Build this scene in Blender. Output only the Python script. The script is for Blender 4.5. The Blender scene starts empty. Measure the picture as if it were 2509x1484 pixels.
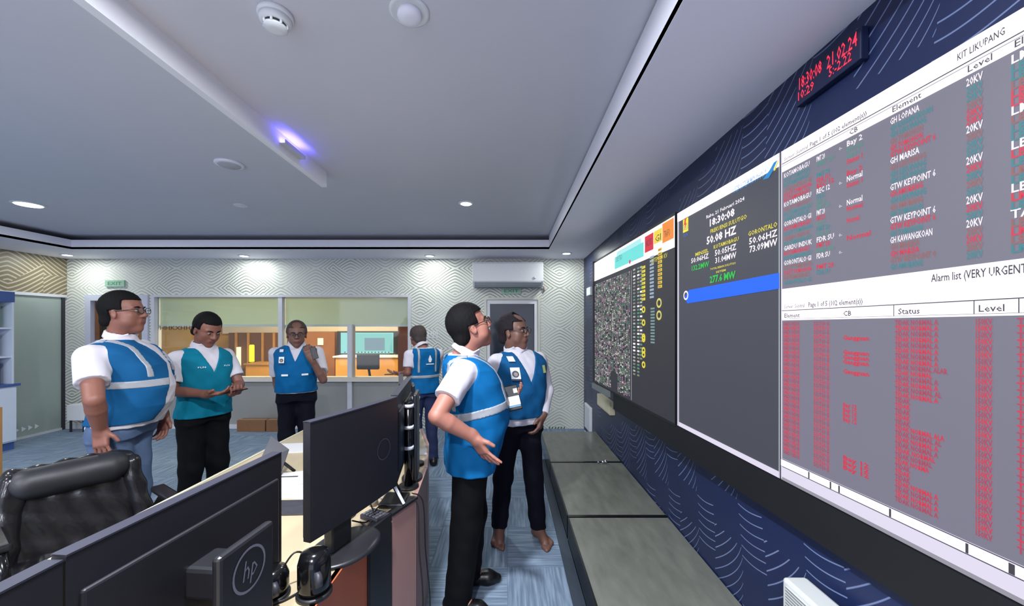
import bpy, bmesh, math, random
import numpy as np
from mathutils import Vector, Matrix
random.seed(7)
sc = bpy.context.scene
col = sc.collection
PI = math.pi
# ---------------------------------------------------------------- camera, world, lights, exposure
FPX = 950.0; VPX = 1243.0; HOR = 800.0; EYE = 1.55
cam = bpy.data.cameras.new('camera'); cam_o = bpy.data.objects.new('camera', cam); col.objects.link(cam_o)
cam.sensor_fit = 'HORIZONTAL'; cam.sensor_width = 36.0; cam.lens = 36.0*FPX/2509.0
cam.shift_x = (1254.5-VPX)/2509.0; cam.shift_y = (HOR-742.0)/2509.0
cam.clip_start = 0.02; cam.clip_end = 60
cam_o.location = (0, 0, EYE); cam_o.rotation_euler = (PI/2, 0, 0)
sc.camera = cam_o
sc.view_settings.view_transform = 'Standard'; sc.view_settings.look = 'None'
sc.view_settings.gamma = 1.0; sc.view_settings.use_curve_mapping = False
EXPO = 0.0
sc.view_settings.exposure = EXPO
w = bpy.data.worlds.new('world'); sc.world = w; w.use_nodes = True
w.node_tree.nodes['Background'].inputs[0].default_value = (0.72, 0.74, 0.92, 1)
w.node_tree.nodes['Background'].inputs[1].default_value = 2.1

def area(name, loc, size, power, colr, rot=(0, 0, 0), size_y=None, spread=PI):
    l = bpy.data.lights.new(name, 'AREA'); l.shape = 'DISK' if size_y is None else 'RECTANGLE'
    l.size = size
    if size_y: l.size_y = size_y
    l.energy = power; l.color = colr; l.spread = spread
    o = bpy.data.objects.new(name, l); col.objects.link(o); o.location = loc; o.rotation_euler = rot
    return o
COOL = (0.90, 0.94, 1.0); NEUT = (1.0, 0.98, 0.95)
# the room's other ceiling fittings, behind and beside the photographer
for (x, y) in ((-4.8, -0.2), (-2.4, -0.6), (-0.4, -0.9), (-4.8, -2.6), (-1.6, -2.8), (-3.6, 1.2), (-0.55, 0.9)):
    area('ceiling_fitting_light', (x, y, 2.735), 0.16, 30 if x < -3 else 95, COOL)
area('back_room_light', (-3.6, 7.2, 2.6), 2.6, 190, (1.0, 0.80, 0.52), size_y=1.2)
area('back_room_light', (-0.2, 7.6, 2.6), 1.2, 20, (0.8, 0.9, 1.0), size_y=1.2)

# ---------------------------------------------------------------- helpers
def at(px, py, Y):
    """the place seen at photograph pixel (px,py) at distance Y"""
    return np.array(((px-VPX)/FPX*Y, Y, EYE-(py-HOR)/FPX*Y))
def tag(o, label=None, cat=None, group=None, kind=None):
    if label: o['label'] = label
    if cat: o['category'] = cat
    if group: o['group'] = group
    if kind: o['kind'] = kind
    return o
def empty(name, loc, label, cat, group=None, rz=0.0):
    o = bpy.data.objects.new(name, None); col.objects.link(o)
    o.location = Vector([float(v) for v in loc]); o.rotation_euler = (0, 0, rz); o.empty_display_size = 0.1
    tag(o, label, cat, group); return o
def copy_tree(o, parent=None):
    c = o.copy(); col.objects.link(c)
    if parent is not None: c.parent = parent
    for ch in list(o.children): copy_tree(ch, c)
    return c
# node graph helper
class NG:
    def __init__(s, m): s.nt = m.node_tree; s.b = s.nt.nodes['Principled BSDF']; s.N = s.nt.nodes; s.L = s.nt.links
    def put(s, sock, v):
        if isinstance(v, (int, float)): sock.default_value = v
        elif isinstance(v, (tuple, list)): sock.default_value = tuple(v) if len(v) == 4 or len(sock.default_value) == 3 else (*v, 1)
        else: s.L.new(v, sock)
    def m(s, op, a, b=0.0, c=0.0):
        n = s.N.new('ShaderNodeMath'); n.operation = op
        s.put(n.inputs[0], a); s.put(n.inputs[1], b); s.put(n.inputs[2], c); return n.outputs[0]
    def xyz(s):
        g = s.N.new('ShaderNodeNewGeometry'); x = s.N.new('ShaderNodeSeparateXYZ'); s.L.new(g.outputs['Position'], x.inputs[0]); return x.outputs
    def mix(s, f, a, b):
        n = s.N.new('ShaderNodeMix'); n.data_type = 'RGBA'
        s.put(n.inputs[0], f); s.put(n.inputs[6], a); s.put(n.inputs[7], b); return n.outputs[2]
    def noise(s, scale, detail=2.0, vec=None):
        n = s.N.new('ShaderNodeTexNoise'); n.inputs['Scale'].default_value = scale; n.inputs['Detail'].default_value = detail
        if vec is not None: s.L.new(vec, n.inputs['Vector'])
        else:
            t = s.N.new('ShaderNodeTexCoord'); s.L.new(t.outputs['Object'], n.inputs['Vector'])
        return n.outputs[0]
    def comb(s, x, y, z):
        n = s.N.new('ShaderNodeCombineXYZ'); s.put(n.inputs[0], x); s.put(n.inputs[1], y); s.put(n.inputs[2], z); return n.outputs[0]
    def bump(s, h, strength=0.3, dist=0.01):
        n = s.N.new('ShaderNodeBump'); n.inputs['Strength'].default_value = strength; n.inputs['Distance'].default_value = dist
        s.L.new(h, n.inputs['Height']); s.L.new(n.outputs[0], s.b.inputs['Normal'])
    def step(s, a, lo, hi):
        n = s.N.new('ShaderNodeMapRange'); n.interpolation_type = 'SMOOTHSTEP'
        s.put(n.inputs[0], a); n.inputs[1].default_value = lo; n.inputs[2].default_value = hi; return n.outputs[0]
MATS = {}
def L3(c):      # sRGB 0-255 -> linear
    return tuple(((v/255.0)/12.92 if v/255.0 <= 0.04045 else ((v/255.0+0.055)/1.055)**2.4) for v in c)
def mat(name, c, rough=0.6, metal=0.0, ns=25.0, var=0.10, bump=0.0, emit=None, es=1.0, sheen=0.0, coat=0.0):
    """procedural material; c is an sRGB 0-255 colour"""
    if name in MATS: return MATS[name]
    m = bpy.data.materials.new(name); m.use_nodes = True; g = NG(m); b = g.b
    lc = L3(c)
    if var > 0 and emit is None:
        n = g.noise(ns, 3.0)
        g.L.new(g.mix(n, tuple(v*(1-var) for v in lc), tuple(min(1, v*(1+var)) for v in lc)), b.inputs['Base Color'])
        if bump > 0: g.bump(g.noise(ns*3, 3.0), bump, 0.004)
    else: b.inputs['Base Color'].default_value = (*lc, 1)
    b.inputs['Roughness'].default_value = rough; b.inputs['Metallic'].default_value = metal
    if rough >= 0.68: b.inputs['Specular IOR Level'].default_value = 0.15
    if coat: b.inputs['Coat Weight'].default_value = coat
    if sheen: b.inputs['Sheen Weight'].default_value = sheen
    if emit is not None:
        b.inputs['Base Color'].default_value = (0.01, 0.01, 0.01, 1)
        b.inputs['Emission Color'].default_value = (*L3(emit), 1); b.inputs['Emission Strength'].default_value = es
    MATS[name] = m; return m
def em(c, k=1.0):
    return mat('glow_%d_%d_%d_%d' % (*c, int(k*100)), c, 0.5, emit=c, es=k)

class MB:
    def __init__(s): s.v = []; s.f = []; s.mi = []; s.cur = 0; s.sm = []; s.smooth = False
    def add(s, vs, fs):
        b = len(s.v); s.v += [tuple(map(float, p)) for p in vs]
        for f in fs: s.f.append([b+i for i in f]); s.mi.append(s.cur); s.sm.append(s.smooth)
    def box(s, x0, x1, y0, y1, z0, z1, M=None):
        P = [(x0, y0, z0), (x1, y0, z0), (x1, y1, z0), (x0, y1, z0), (x0, y0, z1), (x1, y0, z1), (x1, y1, z1), (x0, y1, z1)]
        if M is not None: P = [M @ Vector(p) for p in P]
        s.add(P, [(0, 3, 2, 1), (4, 5, 6, 7), (0, 1, 5, 4), (1, 2, 6, 5), (2, 3, 7, 6), (3, 0, 4, 7)]); return s
    def prism(s, pts, z0, z1):
        n = len(pts); P = [(x, y, z0) for x, y in pts]+[(x, y, z1) for x, y in pts]
        s.add(P, [tuple(range(n-1, -1, -1)), tuple(range(n, 2*n))]+[(i, (i+1) % n, n+(i+1) % n, n+i) for i in range(n)]); return s
    def lathe(s, prof, c=(0, 0, 0), n=32, M=None):
        P = []; k = len(prof)
        for i in range(n):
            a = 2*PI*i/n
            for r, z in prof:
                p = Vector((r*math.cos(a), r*math.sin(a), z))
                if M is not None: p = M @ p
                P.append((p.x+c[0], p.y+c[1], p.z+c[2]))
        F = []
        for i in range(n):
            j = (i+1) % n
            for q in range(k-1): F.append((i*k+q, j*k+q, j*k+q+1, i*k+q+1))
        F.append(tuple(i*k for i in range(n-1, -1, -1))); F.append(tuple(i*k+k-1 for i in range(n)))
        s.smooth = True; s.add(P, F); s.smooth = False; return s
    def tube(s, pts, r, n=8, closed=False):
        pts = [Vector([float(q) for q in p]) for p in pts]; m = len(pts); P = []; prev = None
        for i, p in enumerate(pts):
            a = pts[(i-1) % m] if (closed or i > 0) else p; b = pts[(i+1) % m] if (closed or i < m-1) else p
            t = (b-a)
            t = t.normalized() if t.length > 1e-9 else Vector((0, 0, 1))
            if prev is None: u = t.orthogonal().normalized()
            else:
                u = prev - t*prev.dot(t); u = u.normalized() if u.length > 1e-6 else t.orthogonal().normalized()
            prev = u; v = t.cross(u); rr = r[i] if isinstance(r, (list, tuple)) else r
            for k in range(n):
                an = 2*PI*k/n; P.append(p+u*rr*math.cos(an)+v*rr*math.sin(an))
        F = []
        for i in range(m if closed else m-1):
            j = (i+1) % m
            for k in range(n): F.append((i*n+k, i*n+(k+1) % n, j*n+(k+1) % n, j*n+k))
        if not closed: F += [tuple(range(n-1, -1, -1)), tuple((m-1)*n+k for k in range(n))]
        s.smooth = True; s.add(P, F); s.smooth = False; return s
    def build(s, name, mats, parent=None, off=None, bev=0.0, loc=None):
        """off: subtract (mesh given in world coordinates, parent Empty unrotated at off)"""
        me = bpy.data.meshes.new(name)
        v = np.array(s.v, dtype=float)
        if off is not None: v = v-np.array([float(q) for q in off])
        if loc is not None: v = v-np.array([float(q) for q in loc])
        me.from_pydata(v.tolist(), [], s.f)
        if not isinstance(mats, (list, tuple)): mats = [mats]
        for m in mats: me.materials.append(m)
        me.polygons.foreach_set('material_index', s.mi); me.polygons.foreach_set('use_smooth', s.sm); me.update()
        o = bpy.data.objects.new(name, me); col.objects.link(o)
        if parent is not None: o.parent = parent
        if loc is not None: o.location = Vector([float(q) for q in loc])
        if bev > 0:
            b = o.modifiers.new('bevel', 'BEVEL'); b.width = bev; b.segments = 2; b.limit_method = 'ANGLE'
        return o
TXT = {}
def text_mesh(body, bold=0.0, shear=0.0):
    k = (body, bold, shear)
    if k not in TXT:
        c = bpy.data.curves.new('t', 'FONT'); c.body = body; c.resolution_u = 1; c.offset = bold; c.shear = shear
        o = bpy.data.objects.new('t', c); m = bpy.data.meshes.new_from_object(o)
        v = np.array([q.co[:2] for q in m.vertices]) if len(m.vertices) else np.zeros((0, 2))
        f = [tuple(p.vertices) for p in m.polygons]
        bpy.data.meshes.remove(m); bpy.data.objects.remove(o); bpy.data.curves.remove(c)
        TXT[k] = (v, f)
    return TXT[k]
class Plane:
    """collects flat marks on a plane: origin O, right R, up U, normal N"""
    def __init__(s, O, R, U): s.O = Vector(O); s.R = Vector(R).normalized(); s.U = Vector(U).normalized(); s.N = s.R.cross(s.U); s.mb = MB(); s.mats = []
    def _m(s, m):
        if m not in s.mats: s.mats.append(m)
        s.mb.cur = s.mats.index(m)
    def P(s, u, v, h): return s.O+s.R*u+s.U*v+s.N*h
    def rect(s, u0, v0, u1, v1, m, h=0.001):
        s._m(m); s.mb.add([s.P(u0, v0, h), s.P(u1, v0, h), s.P(u1, v1, h), s.P(u0, v1, h)], [(0, 1, 2, 3)])
    def poly(s, pts, m, h=0.001):
        s._m(m); s.mb.add([s.P(u, v, h) for u, v in pts], [tuple(range(len(pts)))])
    def ring(s, u, v, r0, r1, m, h=0.001, n=20, sx=1.0):
        s._m(m); P = []
        for i in range(n):
            a = 2*PI*i/n; P += [s.P(u+sx*r0*math.cos(a), v+r0*math.sin(a), h), s.P(u+sx*r1*math.cos(a), v+r1*math.sin(a), h)]
        s.mb.add(P, [(2*i, 2*i+1, (2*i+3) % (2*n), (2*i+2) % (2*n)) for i in range(n)])
    def text(s, body, u, v, cap, m, h=0.0015, width=None, bold=0.0, align='l', shear=0.0):
        V, F = text_mesh(body, bold, shear)
        if len(V) == 0: return
        s._m(m); sy = cap/0.69; w = V[:, 0].max(); sx = (width/w) if width else sy
        u0 = u-(w*sx/2 if align == 'c' else (w*sx if align == 'r' else 0))
        s.mb.add([s.P(u0+a*sx, v+b*sy, h) for a, b in V], F)
    def build(s, name, parent=None, off=None): return s.mb.build(name, s.mats, parent, off)

# ---------------------------------------------------------------- room materials
def m_far_paper(name, base, line, period, spacing, axis='x', gold=False):
    m = bpy.data.materials.new(name); m.use_nodes = True; g = NG(m); x, y, z = g.xyz()
    h = x if axis == 'x' else y
    u = g.m('DIVIDE', h, period)
    cell = g.m('FLOOR', u); fr = g.m('SUBTRACT', u, cell)
    tri = g.m('ABSOLUTE', g.m('SUBTRACT', fr, 0.5))                      # 0 at the middle of a column, .5 at its sides
    par = g.m('PINGPONG', cell, 1.0)
    rowh = period*1.15
    vz = g.m('ADD', g.m('DIVIDE', z, rowh), g.m('MULTIPLY', par, 0.5))
    rf = g.m('FRACT', vz)
    sgn = g.m('SUBTRACT', g.m('MULTIPLY', g.m('GREATER_THAN', g.m('SUBTRACT', rf, g.m('MULTIPLY', tri, 0.7)), 0.32), 2.0), 1.0)
    bend = g.m('MULTIPLY', g.m('POWER', g.m('MULTIPLY', tri, 2.0), 1.3), g.m('MULTIPLY', sgn, period*0.32))
    k = g.m('FRACT', g.m('DIVIDE', g.m('ADD', z, bend), spacing))
    ln = g.m('LESS_THAN', g.m('ABSOLUTE', g.m('SUBTRACT', k, 0.5)), 0.17)
    n = g.noise(1.3, 2.0)
    lf = g.m('MULTIPLY', ln, g.step(n, 0.25, 0.75) if not gold else 0.9)
    lf = g.m('ADD', g.m('MULTIPLY', lf, 0.6), g.m('MULTIPLY', ln, 0.25))
    fine = g.noise(140, 2.0)
    b0 = g.mix(fine, tuple(v*0.85 for v in L3(base)), L3(base))
    g.L.new(g.mix(lf, b0, L3(line)), g.b.inputs['Base Color'])
    g.b.inputs['Roughness'].default_value = 0.45
    g.bump(g.m('ADD', ln, g.m('MULTIPLY', fine, 0.4)), 0.25, 0.002)
    MATS[name] = m; return m
def m_navy_paper(name):
    m = bpy.data.materials.new(name); m.use_nodes = True; g = NG(m); x, y, z = g.xyz()
    # leaf columns 0.30 m wide: near-level drooping waves beside steep converging strands
    P = 0.44
    wob = g.m('MULTIPLY', g.m('SINE', g.m('MULTIPLY', z, 5.5)), 0.03)
    u = g.m('DIVIDE', g.m('ADD', y, wob), P); cell = g.m('FLOOR', u); fr = g.m('SUBTRACT', u, cell)
    par = g.m('PINGPONG', cell, 1.0)
    # family 1: waves
    zz = g.m('ADD', z, g.m('MULTIPLY', cell, 0.137))
    s = g.m('MULTIPLY', g.m('SINE', g.m('MULTIPLY', fr, 5.2)), 0.022)
    k1 = g.m('FRACT', g.m('DIVIDE', g.m('ADD', zz, s), 0.048))
    l1 = g.step(g.m('ABSOLUTE', g.m('SUBTRACT', k1, 0.5)), 0.075, 0.02)
    band = g.m('GREATER_THAN', g.m('SINE', g.m('MULTIPLY', zz, 13.0)), -0.35)
    in1 = g.m('MULTIPLY', g.m('LESS_THAN', fr, 0.42), band)
    # family 2: steep strands
    cv = g.m('POWER', g.m('MAXIMUM', g.m('SUBTRACT', fr, 0.40), 0.001), 0.62)
    k2 = g.m('FRACT', g.m('MULTIPLY', g.m('ADD', g.m('DIVIDE', zz, 0.42), cv), 7.0))
    l2 = g.step(g.m('ABSOLUTE', g.m('SUBTRACT', k2, 0.5)), 0.08, 0.02)
    band2 = g.m('GREATER_THAN', g.m('SINE', g.m('ADD', g.m('MULTIPLY', zz, 9.0), 1.0)), -0.55)
    in2 = g.m('MULTIPLY', g.m('GREATER_THAN', fr, 0.42), band2)
    ln = g.m('ADD', g.m('MULTIPLY', l1, in1), g.m('MULTIPLY', l2, in2))
    n = g.noise(2.2, 2.0)
    f = g.m('MULTIPLY', g.m('MINIMUM', ln, 1.0), g.m('ADD', 0.35, g.m('MULTIPLY', n, 0.75)))
    base = g.mix(g.noise(2.5, 2.0), L3((17, 30, 68)), L3((26, 38, 76)))
    g.L.new(g.mix(f, base, L3((128, 144, 182))), g.b.inputs['Base Color'])
    g.b.inputs['Roughness'].default_value = 0.42
    g.bump(g.noise(120, 2.0), 0.12, 0.002)
    MATS[name] = m; return m
def m_carpet(name):
    m = bpy.data.materials.new(name); m.use_nodes = True; g = NG(m); x, y, z = g.xyz()
    T = 0.5
    cx_ = g.m('FLOOR', g.m('DIVIDE', x, T)); cy_ = g.m('FLOOR', g.m('DIVIDE', y, T))
    chk = g.m('PINGPONG', g.m('ADD', cx_, cy_), 1.0)
    a = g.noise(1.0, 3.0, g.comb(g.m('MULTIPLY', x, 55.0), g.m('MULTIPLY', y, 3.2), 0.0))
    b = g.noise(1.0, 3.0, g.comb(g.m('MULTIPLY', x, 3.2), g.m('MULTIPLY', y, 55.0), 5.0))
    st = g.m('ADD', g.m('MULTIPLY', a, g.m('SUBTRACT', 1.0, chk)), g.m('MULTIPLY', b, chk))
    st = g.step(st, 0.35, 0.72)
    c = g.mix(st, L3((102, 120, 140)), L3((140, 158, 178)))
    fx = g.m('FRACT', g.m('DIVIDE', x, T)); fy = g.m('FRACT', g.m('DIVIDE', y, T))
    seam = g.m('MAXIMUM', g.m('LESS_THAN', fx, 0.012), g.m('LESS_THAN', fy, 0.012))
    g.L.new(g.mix(g.m('MULTIPLY', seam, 0.35), c, L3((60, 76, 96))), g.b.inputs['Base Color'])
    g.b.inputs['Roughness'].default_value = 0.92
    g.bump(g.m('ADD', g.noise(350, 2.0), st), 0.35, 0.003)
    MATS[name] = m; return m
FARP = m_far_paper('silver_leaf_wallpaper', (226, 228, 219), (104, 106, 96), 0.53, 0.046)
GOLDP = m_far_paper('bronze_leaf_wallpaper', (124, 114, 92), (196, 184, 156), 0.80, 0.060, 'y', True)
NAVYP = m_navy_paper('navy_wave_wallpaper')
CARPET = m_carpet('streaked_carpet')
CEIL = mat('ceiling_paint', (212, 211, 219), 0.75, ns=4, var=0.02)
CEILW = mat('white_paint', (240, 238, 248), 0.6, ns=4, var=0.02)
BLACK = mat('black_plastic', (22, 22, 25), 0.45, ns=60, var=0.2)
BLACKG = mat('black_gloss', (12, 12, 14), 0.15, ns=60, var=0.1)
DGREY = mat('dark_grey_plastic', (46, 46, 54), 0.5, ns=60, var=0.12)
WHITEP = mat('white_plastic', (228, 230, 232), 0.4, ns=30, var=0.03)
ALU = mat('painted_aluminium', (205, 206, 212), 0.35, ns=30, var=0.05)
FROST = mat('frosted_panel', (166, 175, 170), 0.35, ns=3, var=0.08)
WOOD = mat('warm_wood', (196, 140, 74), 0.5, ns=6, var=0.2)
DWOOD = mat('brown_wood', (112, 72, 44), 0.5, ns=8, var=0.25)
# ---------------------------------------------------------------- room shell
XR = 1.165; XL = -6.7; YF = 5.9; YB = -3.6; ZS = 2.58; ZC = 2.77
def struct(name, mb, m, **k):
    o = mb.build(name, m, **k); o['kind'] = 'structure'; return o
struct('floor', MB().box(-9.5, 3.0, YB-0.1, 10.2, -0.10, 0), CARPET)
# ceiling: high field, dropped margin with an upstand lip and a dark slot above the lip
IX0, IX1, IY0, IY1 = -5.80, 0.555, -3.0, 5.16
c = MB(); c.box(-7.2, XR+0.2, YB-0.1, YF+0.2, ZC, ZC+0.1); struct('ceiling', c, CEIL)
c = MB()
c.box(-7.2, XR+0.2, IY1, YF+0.1, ZS, ZS+0.03); c.box(IX1, XR+0.2, YB-0.1, IY1, ZS, ZS+0.03)
c.box(-7.2, IX0, YB-0.1, IY1, ZS, ZS+0.03); c.box(IX0, IX1, YB-0.1, IY0, ZS, ZS+0.03)
struct('ceiling_margin', c, CEILW)
c = MB(); t = 0.02; zl = ZS+0.125
c.box(IX0-t, IX1+t, IY1, IY1+t, ZS+0.001, zl); c.box(IX1, IX1+t, IY0, IY1, ZS+0.001, ZC-0.012)
c.box(IX0-t, IX0, IY0, IY1, ZS+0.001, zl); c.box(IX0-t, IX1+t, IY0-t, IY0, ZS+0.001, zl)
struct('trim_1', c, CEILW)
# hanging fascia blade
fb = MB().box(-1.465, -1.425, -3.0, 3.06, ZC-0.12, ZC)
struct('trim_2', fb, mat('blade_lit_paint', (246, 245, 250), 0.5, ns=4, var=0.02))  # whiter than the ceiling: light from the screens put into the colour
# walls
struct('wall_right', MB().box(XR, XR+0.15, YB, 10.1, 0, 2.9), NAVYP)
# far wall with openings
dx0, dx1 = at(212, 0, YF)[0], at(366, 0, YF)[0]      # left doorway
wx0, wx1 = at(372, 0, YF)[0], at(1008, 0, YF)[0]     # glazed opening
rx0, rx1 = at(1186, 0, YF)[0], at(1324, 0, YF)[0]    # right doorway
zt = at(0, 722, YF)[2]; zd = at(0, 728, YF)[2]
c = MB()
c.box(XL-0.6, dx0, YF, YF+0.12, 0, 2.9); c.box(dx0, wx1, YF, YF+0.12, zt, 2.9); c.box(dx1, wx0, YF, YF+0.12, 0, zt)
c.box(wx1, rx0, YF, YF+0.12, 0, 2.9); c.box(rx0, rx1, YF, YF+0.12, zd, 2.9); c.box(rx1, XR, YF, YF+0.12, 0, 2.9)
struct('wall_far', c, FARP)
# left wall: papered upper part, frosted glass partition below
struct('wall_left', MB().box(XL-0.15, XL, YB, YF, 2.03, 2.9), GOLDP)
gl = empty('door_1', (XL, 4.6, 0), None, None); gl['kind'] = 'structure'
o = gl.location
MB().box(XL-0.04, XL-0.01, YB, YF-0.05, 0.03, 1.99).build('glass_panel', mat('frosted_glass', (158, 170, 164), 0.25, ns=0.8, var=0.12), gl, off=o)
c = MB(); c.box(XL-0.06, XL+0.012, YB, YF-0.01, 1.99, 2.03); c.box(XL-0.05, XL+0.006, YB, YF-0.05, 0, 0.03); c.build('frame', ALU, gl, off=o)
MB().box(XL-0.05, XL+0.008, YF-0.07, YF-0.03, 0.0, 1.99).build('post', DGREY, gl, off=o)
MB().box(XL-0.01, XL+0.03, 4.62, 4.86, 1.535, 1.56).build('door_handle', DGREY, gl, off=o, bev=0.003)
pl = Plane((XL-0.009, 4.68, 0.10), (0, 1, 0), (0, 0, 1))
for i in range(12):
    pl.poly([(i*0.075, 0), (i*0.075+0.05, 0.03), (i*0.075, 0.07)], WHITEP, 0.001)
pl.build('sticker_strip', gl, off=o)

# right end baseboards
struct('baseboard_far', MB().box(XL, dx0, YF-0.015, YF-0.001, 0.0, 0.08), ALU)
# ------------- door 2 (left doorway in the far wall)
d2 = empty('door_2', ((dx0+dx1)/2, YF, 0), None, None); d2['kind'] = 'structure'; o = d2.location
c = MB(); fw = 0.09
c.box(dx0+0.001, dx0+fw, YF-0.03, YF+0.11, 0, zt-fw); c.box(dx1-fw, dx1-0.001, YF-0.03, YF+0.11, 0, zt-fw); c.box(dx0+0.001, dx1-0.001, YF-0.03, YF+0.11, zt-fw, zt-0.001)
c.build('frame', mat('lilac_white_frame', (196, 198, 214), 0.4, ns=10, var=0.04), d2, off=o)
c = MB(); a, b = dx0+fw+0.005, dx1-fw-0.005
c.box(a, a+0.06, YF+0.03, YF+0.07, 0.01, zt-fw-0.01); c.box(b-0.06, b, YF+0.03, YF+0.07, 0.01, zt-fw-0.01)
c.box(a+0.06, b-0.06, YF+0.03, YF+0.07, zt-fw-0.08, zt-fw-0.01); c.box(a+0.06, b-0.06, YF+0.03, YF+0.07, 0.01, 0.35)
c.build('leaf_frame', DWOOD, d2, off=o)
def m_glass(name, tint=(0.93, 0.97, 0.95)):
    m = bpy.data.materials.new(name); m.use_nodes = True; nt = m.node_tree; out = nt.nodes['Material Output']
    nt.nodes.remove(nt.nodes['Principled BSDF'])
    t = nt.nodes.new('ShaderNodeBsdfTransparent'); t.inputs[0].default_value = (*tint, 1)
    gg = nt.nodes.new('ShaderNodeBsdfGlossy'); gg.inputs['Roughness'].default_value = 0.05
    fr = nt.nodes.new('ShaderNodeFresnel'); fr.inputs[0].default_value = 1.4
    n = nt.nodes.new('ShaderNodeTexNoise'); n.inputs['Scale'].default_value = 3
    mm = nt.nodes.new('ShaderNodeMath'); mm.operation = 'MULTIPLY_ADD'; nt.links.new(n.outputs[0], mm.inputs[0]); mm.inputs[1].default_value = 0.03; nt.links.new(fr.outputs[0], mm.inputs[2])
    mx = nt.nodes.new('ShaderNodeMixShader'); nt.links.new(mm.outputs[0], mx.inputs[0]); nt.links.new(t.outputs[0], mx.inputs[1]); nt.links.new(gg.outputs[0], mx.inputs[2])
    nt.links.new(mx.outputs[0], out.inputs[0]); return m
GLASS = m_glass('clear_glass')
MB().box(a+0.06, b-0.06, YF+0.045, YF+0.053, 0.35, zt-fw-0.08).build('pane', GLASS, d2, off=o)
pl = Plane((0, YF+0.044, 1.60), (1, 0, 0), (0, 0, 1)); pl.text('HHHHH', dx0+0.2, 0, 0.07, DGREY, 0.0, width=0.3); pl.build('lettering', d2, off=o)
# ------------- window 1: glazed partition into the back room
w1 = empty('window_1', ((wx0+wx1)/2, YF, 0), None, None); w1['kind'] = 'structure'; o = w1.location
xa, xb = at(687, 0, YF)[0], at(857, 0, YF)[0]; z_bl = at(0, 795, YF)[2]; z_sl = at(0, 924, YF)[2]
c = MB()
c.box(wx0+0.001, wx1-0.001, YF-0.02, YF+0.11, zt-0.035, zt-0.001); c.box(wx0+0.001, wx0+0.05, YF-0.02, YF+0.11, 0, zt-0.035); c.box(wx1-0.05, wx1-0.001, YF-0.02, YF+0.11, 0, zt-0.035)
c.box(xa-0.03, xa+0.03, YF-0.01, YF+0.13, 0.0, zt-0.035); c.box(xb-0.035, xb+0.035, YF-0.01, YF+0.13, 0, z_bl)
c.box(wx0+0.05, wx1-0.05, YF-0.005, YF+0.12, 0, 0.06)
c.build('window_frame', ALU, w1, off=o)
MB().box(wx0+0.05, wx1-0.05, YF-0.05, YF+0.15, z_sl-0.06, z_sl).build('window_sill', mat('sill_paint', (214, 206, 192), 0.4, ns=5, var=0.03), w1, off=o)
MB().box(wx0+0.05, wx1-0.05, YF+0.03, YF+0.07, 0.06, z_sl-0.06).build('lower_panel', mat('frosted_grey_panel', (150, 150, 146), 0.4, ns=1.2, var=0.12), w1, off=o)
MB().box(wx0+0.05, wx1-0.05, YF+0.045, YF+0.055, z_sl, zt-0.03).build('pane', GLASS, w1, off=o)
bl = MB().box(wx0+0.06, xa-0.04, YF+0.075, YF+0.08, z_bl, zt-0.04); bl.box(xa+0.04, wx1-0.06, YF+0.075, YF+0.08, z_bl, zt-0.04)
mb_ = bpy.data.materials.new('translucent_blind'); mb_.use_nodes = True; g = NG(mb_)
g.L.new(g.mix(g.noise(30, 2), L3((222, 226, 204)), L3((230, 232, 210))), g.b.inputs['Base Color']); g.b.inputs['Roughness'].default_value = 0.8
tr = g.N.new('ShaderNodeBsdfTranslucent'); tr.inputs[0].default_value = (*L3((226, 232, 214)), 1); mx = g.N.new('ShaderNodeMixShader'); mx.inputs[0].default_value = 0.28
g.L.new(g.b.outputs[0], mx.inputs[1]); g.L.new(tr.outputs[0], mx.inputs[2]); g.L.new(mx.outputs[0], g.N['Material Output'].inputs[0])
bl.build('roller_blind', mb_, w1, off=o)
MB().box(wx0+0.06, wx1-0.06, YF+0.07, YF+0.10, z_bl-0.03, z_bl).build('blind_bar', WHITEP, w1, off=o)
pl = Plane((0, YF+0.044, z_bl-0.03), (1, 0, 0), (0, 0, 1)); pl.text('HHKXHHH', wx0+0.08, -0.05, 0.06, DGREY, 0.0, width=0.55); pl.build('lettering', w1, off=o)
# ------------- door 3 (right doorway)
d3 = empty('door_3', ((rx0+rx1)/2, YF, 0), None, None); d3['kind'] = 'structure'; o = d3.location
c = MB()
c.box(rx0+0.001, rx0+0.04, YF-0.02, YF+0.11, 0, zd-0.04); c.box(rx1-0.04, rx1-0.001, YF-0.02, YF+0.11, 0, zd-0.04); c.box(rx0+0.001, rx1-0.001, YF-0.02, YF+0.11, zd-0.04, zd-0.001)
c.build('frame', mat('cream_frame', (206, 206, 196), 0.4, ns=10, var=0.04), d3, off=o)
c = MB(); a, b = rx0+0.045, rx1-0.045
c.box(a, a+0.045, YF+0.0, YF+0.05, 0.12, zd-0.1); c.box(b-0.045, b, YF+0.0, YF+0.05, 0.12, zd-0.1); c.box(a, b, YF+0.0, YF+0.05, zd-0.1, zd-0.045); c.box(a, b, YF, YF+0.05, 0.01, 0.12)
c.build('leaf_frame', WHITEP, d3, off=o)
MB().box(a+0.045, b-0.045, YF+0.02, YF+0.03, 0.12, zd-0.1).build('pane', mat('dark_glass', (44, 52, 62), 0.08, ns=2.5, var=0.5), d3, off=o)
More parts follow.
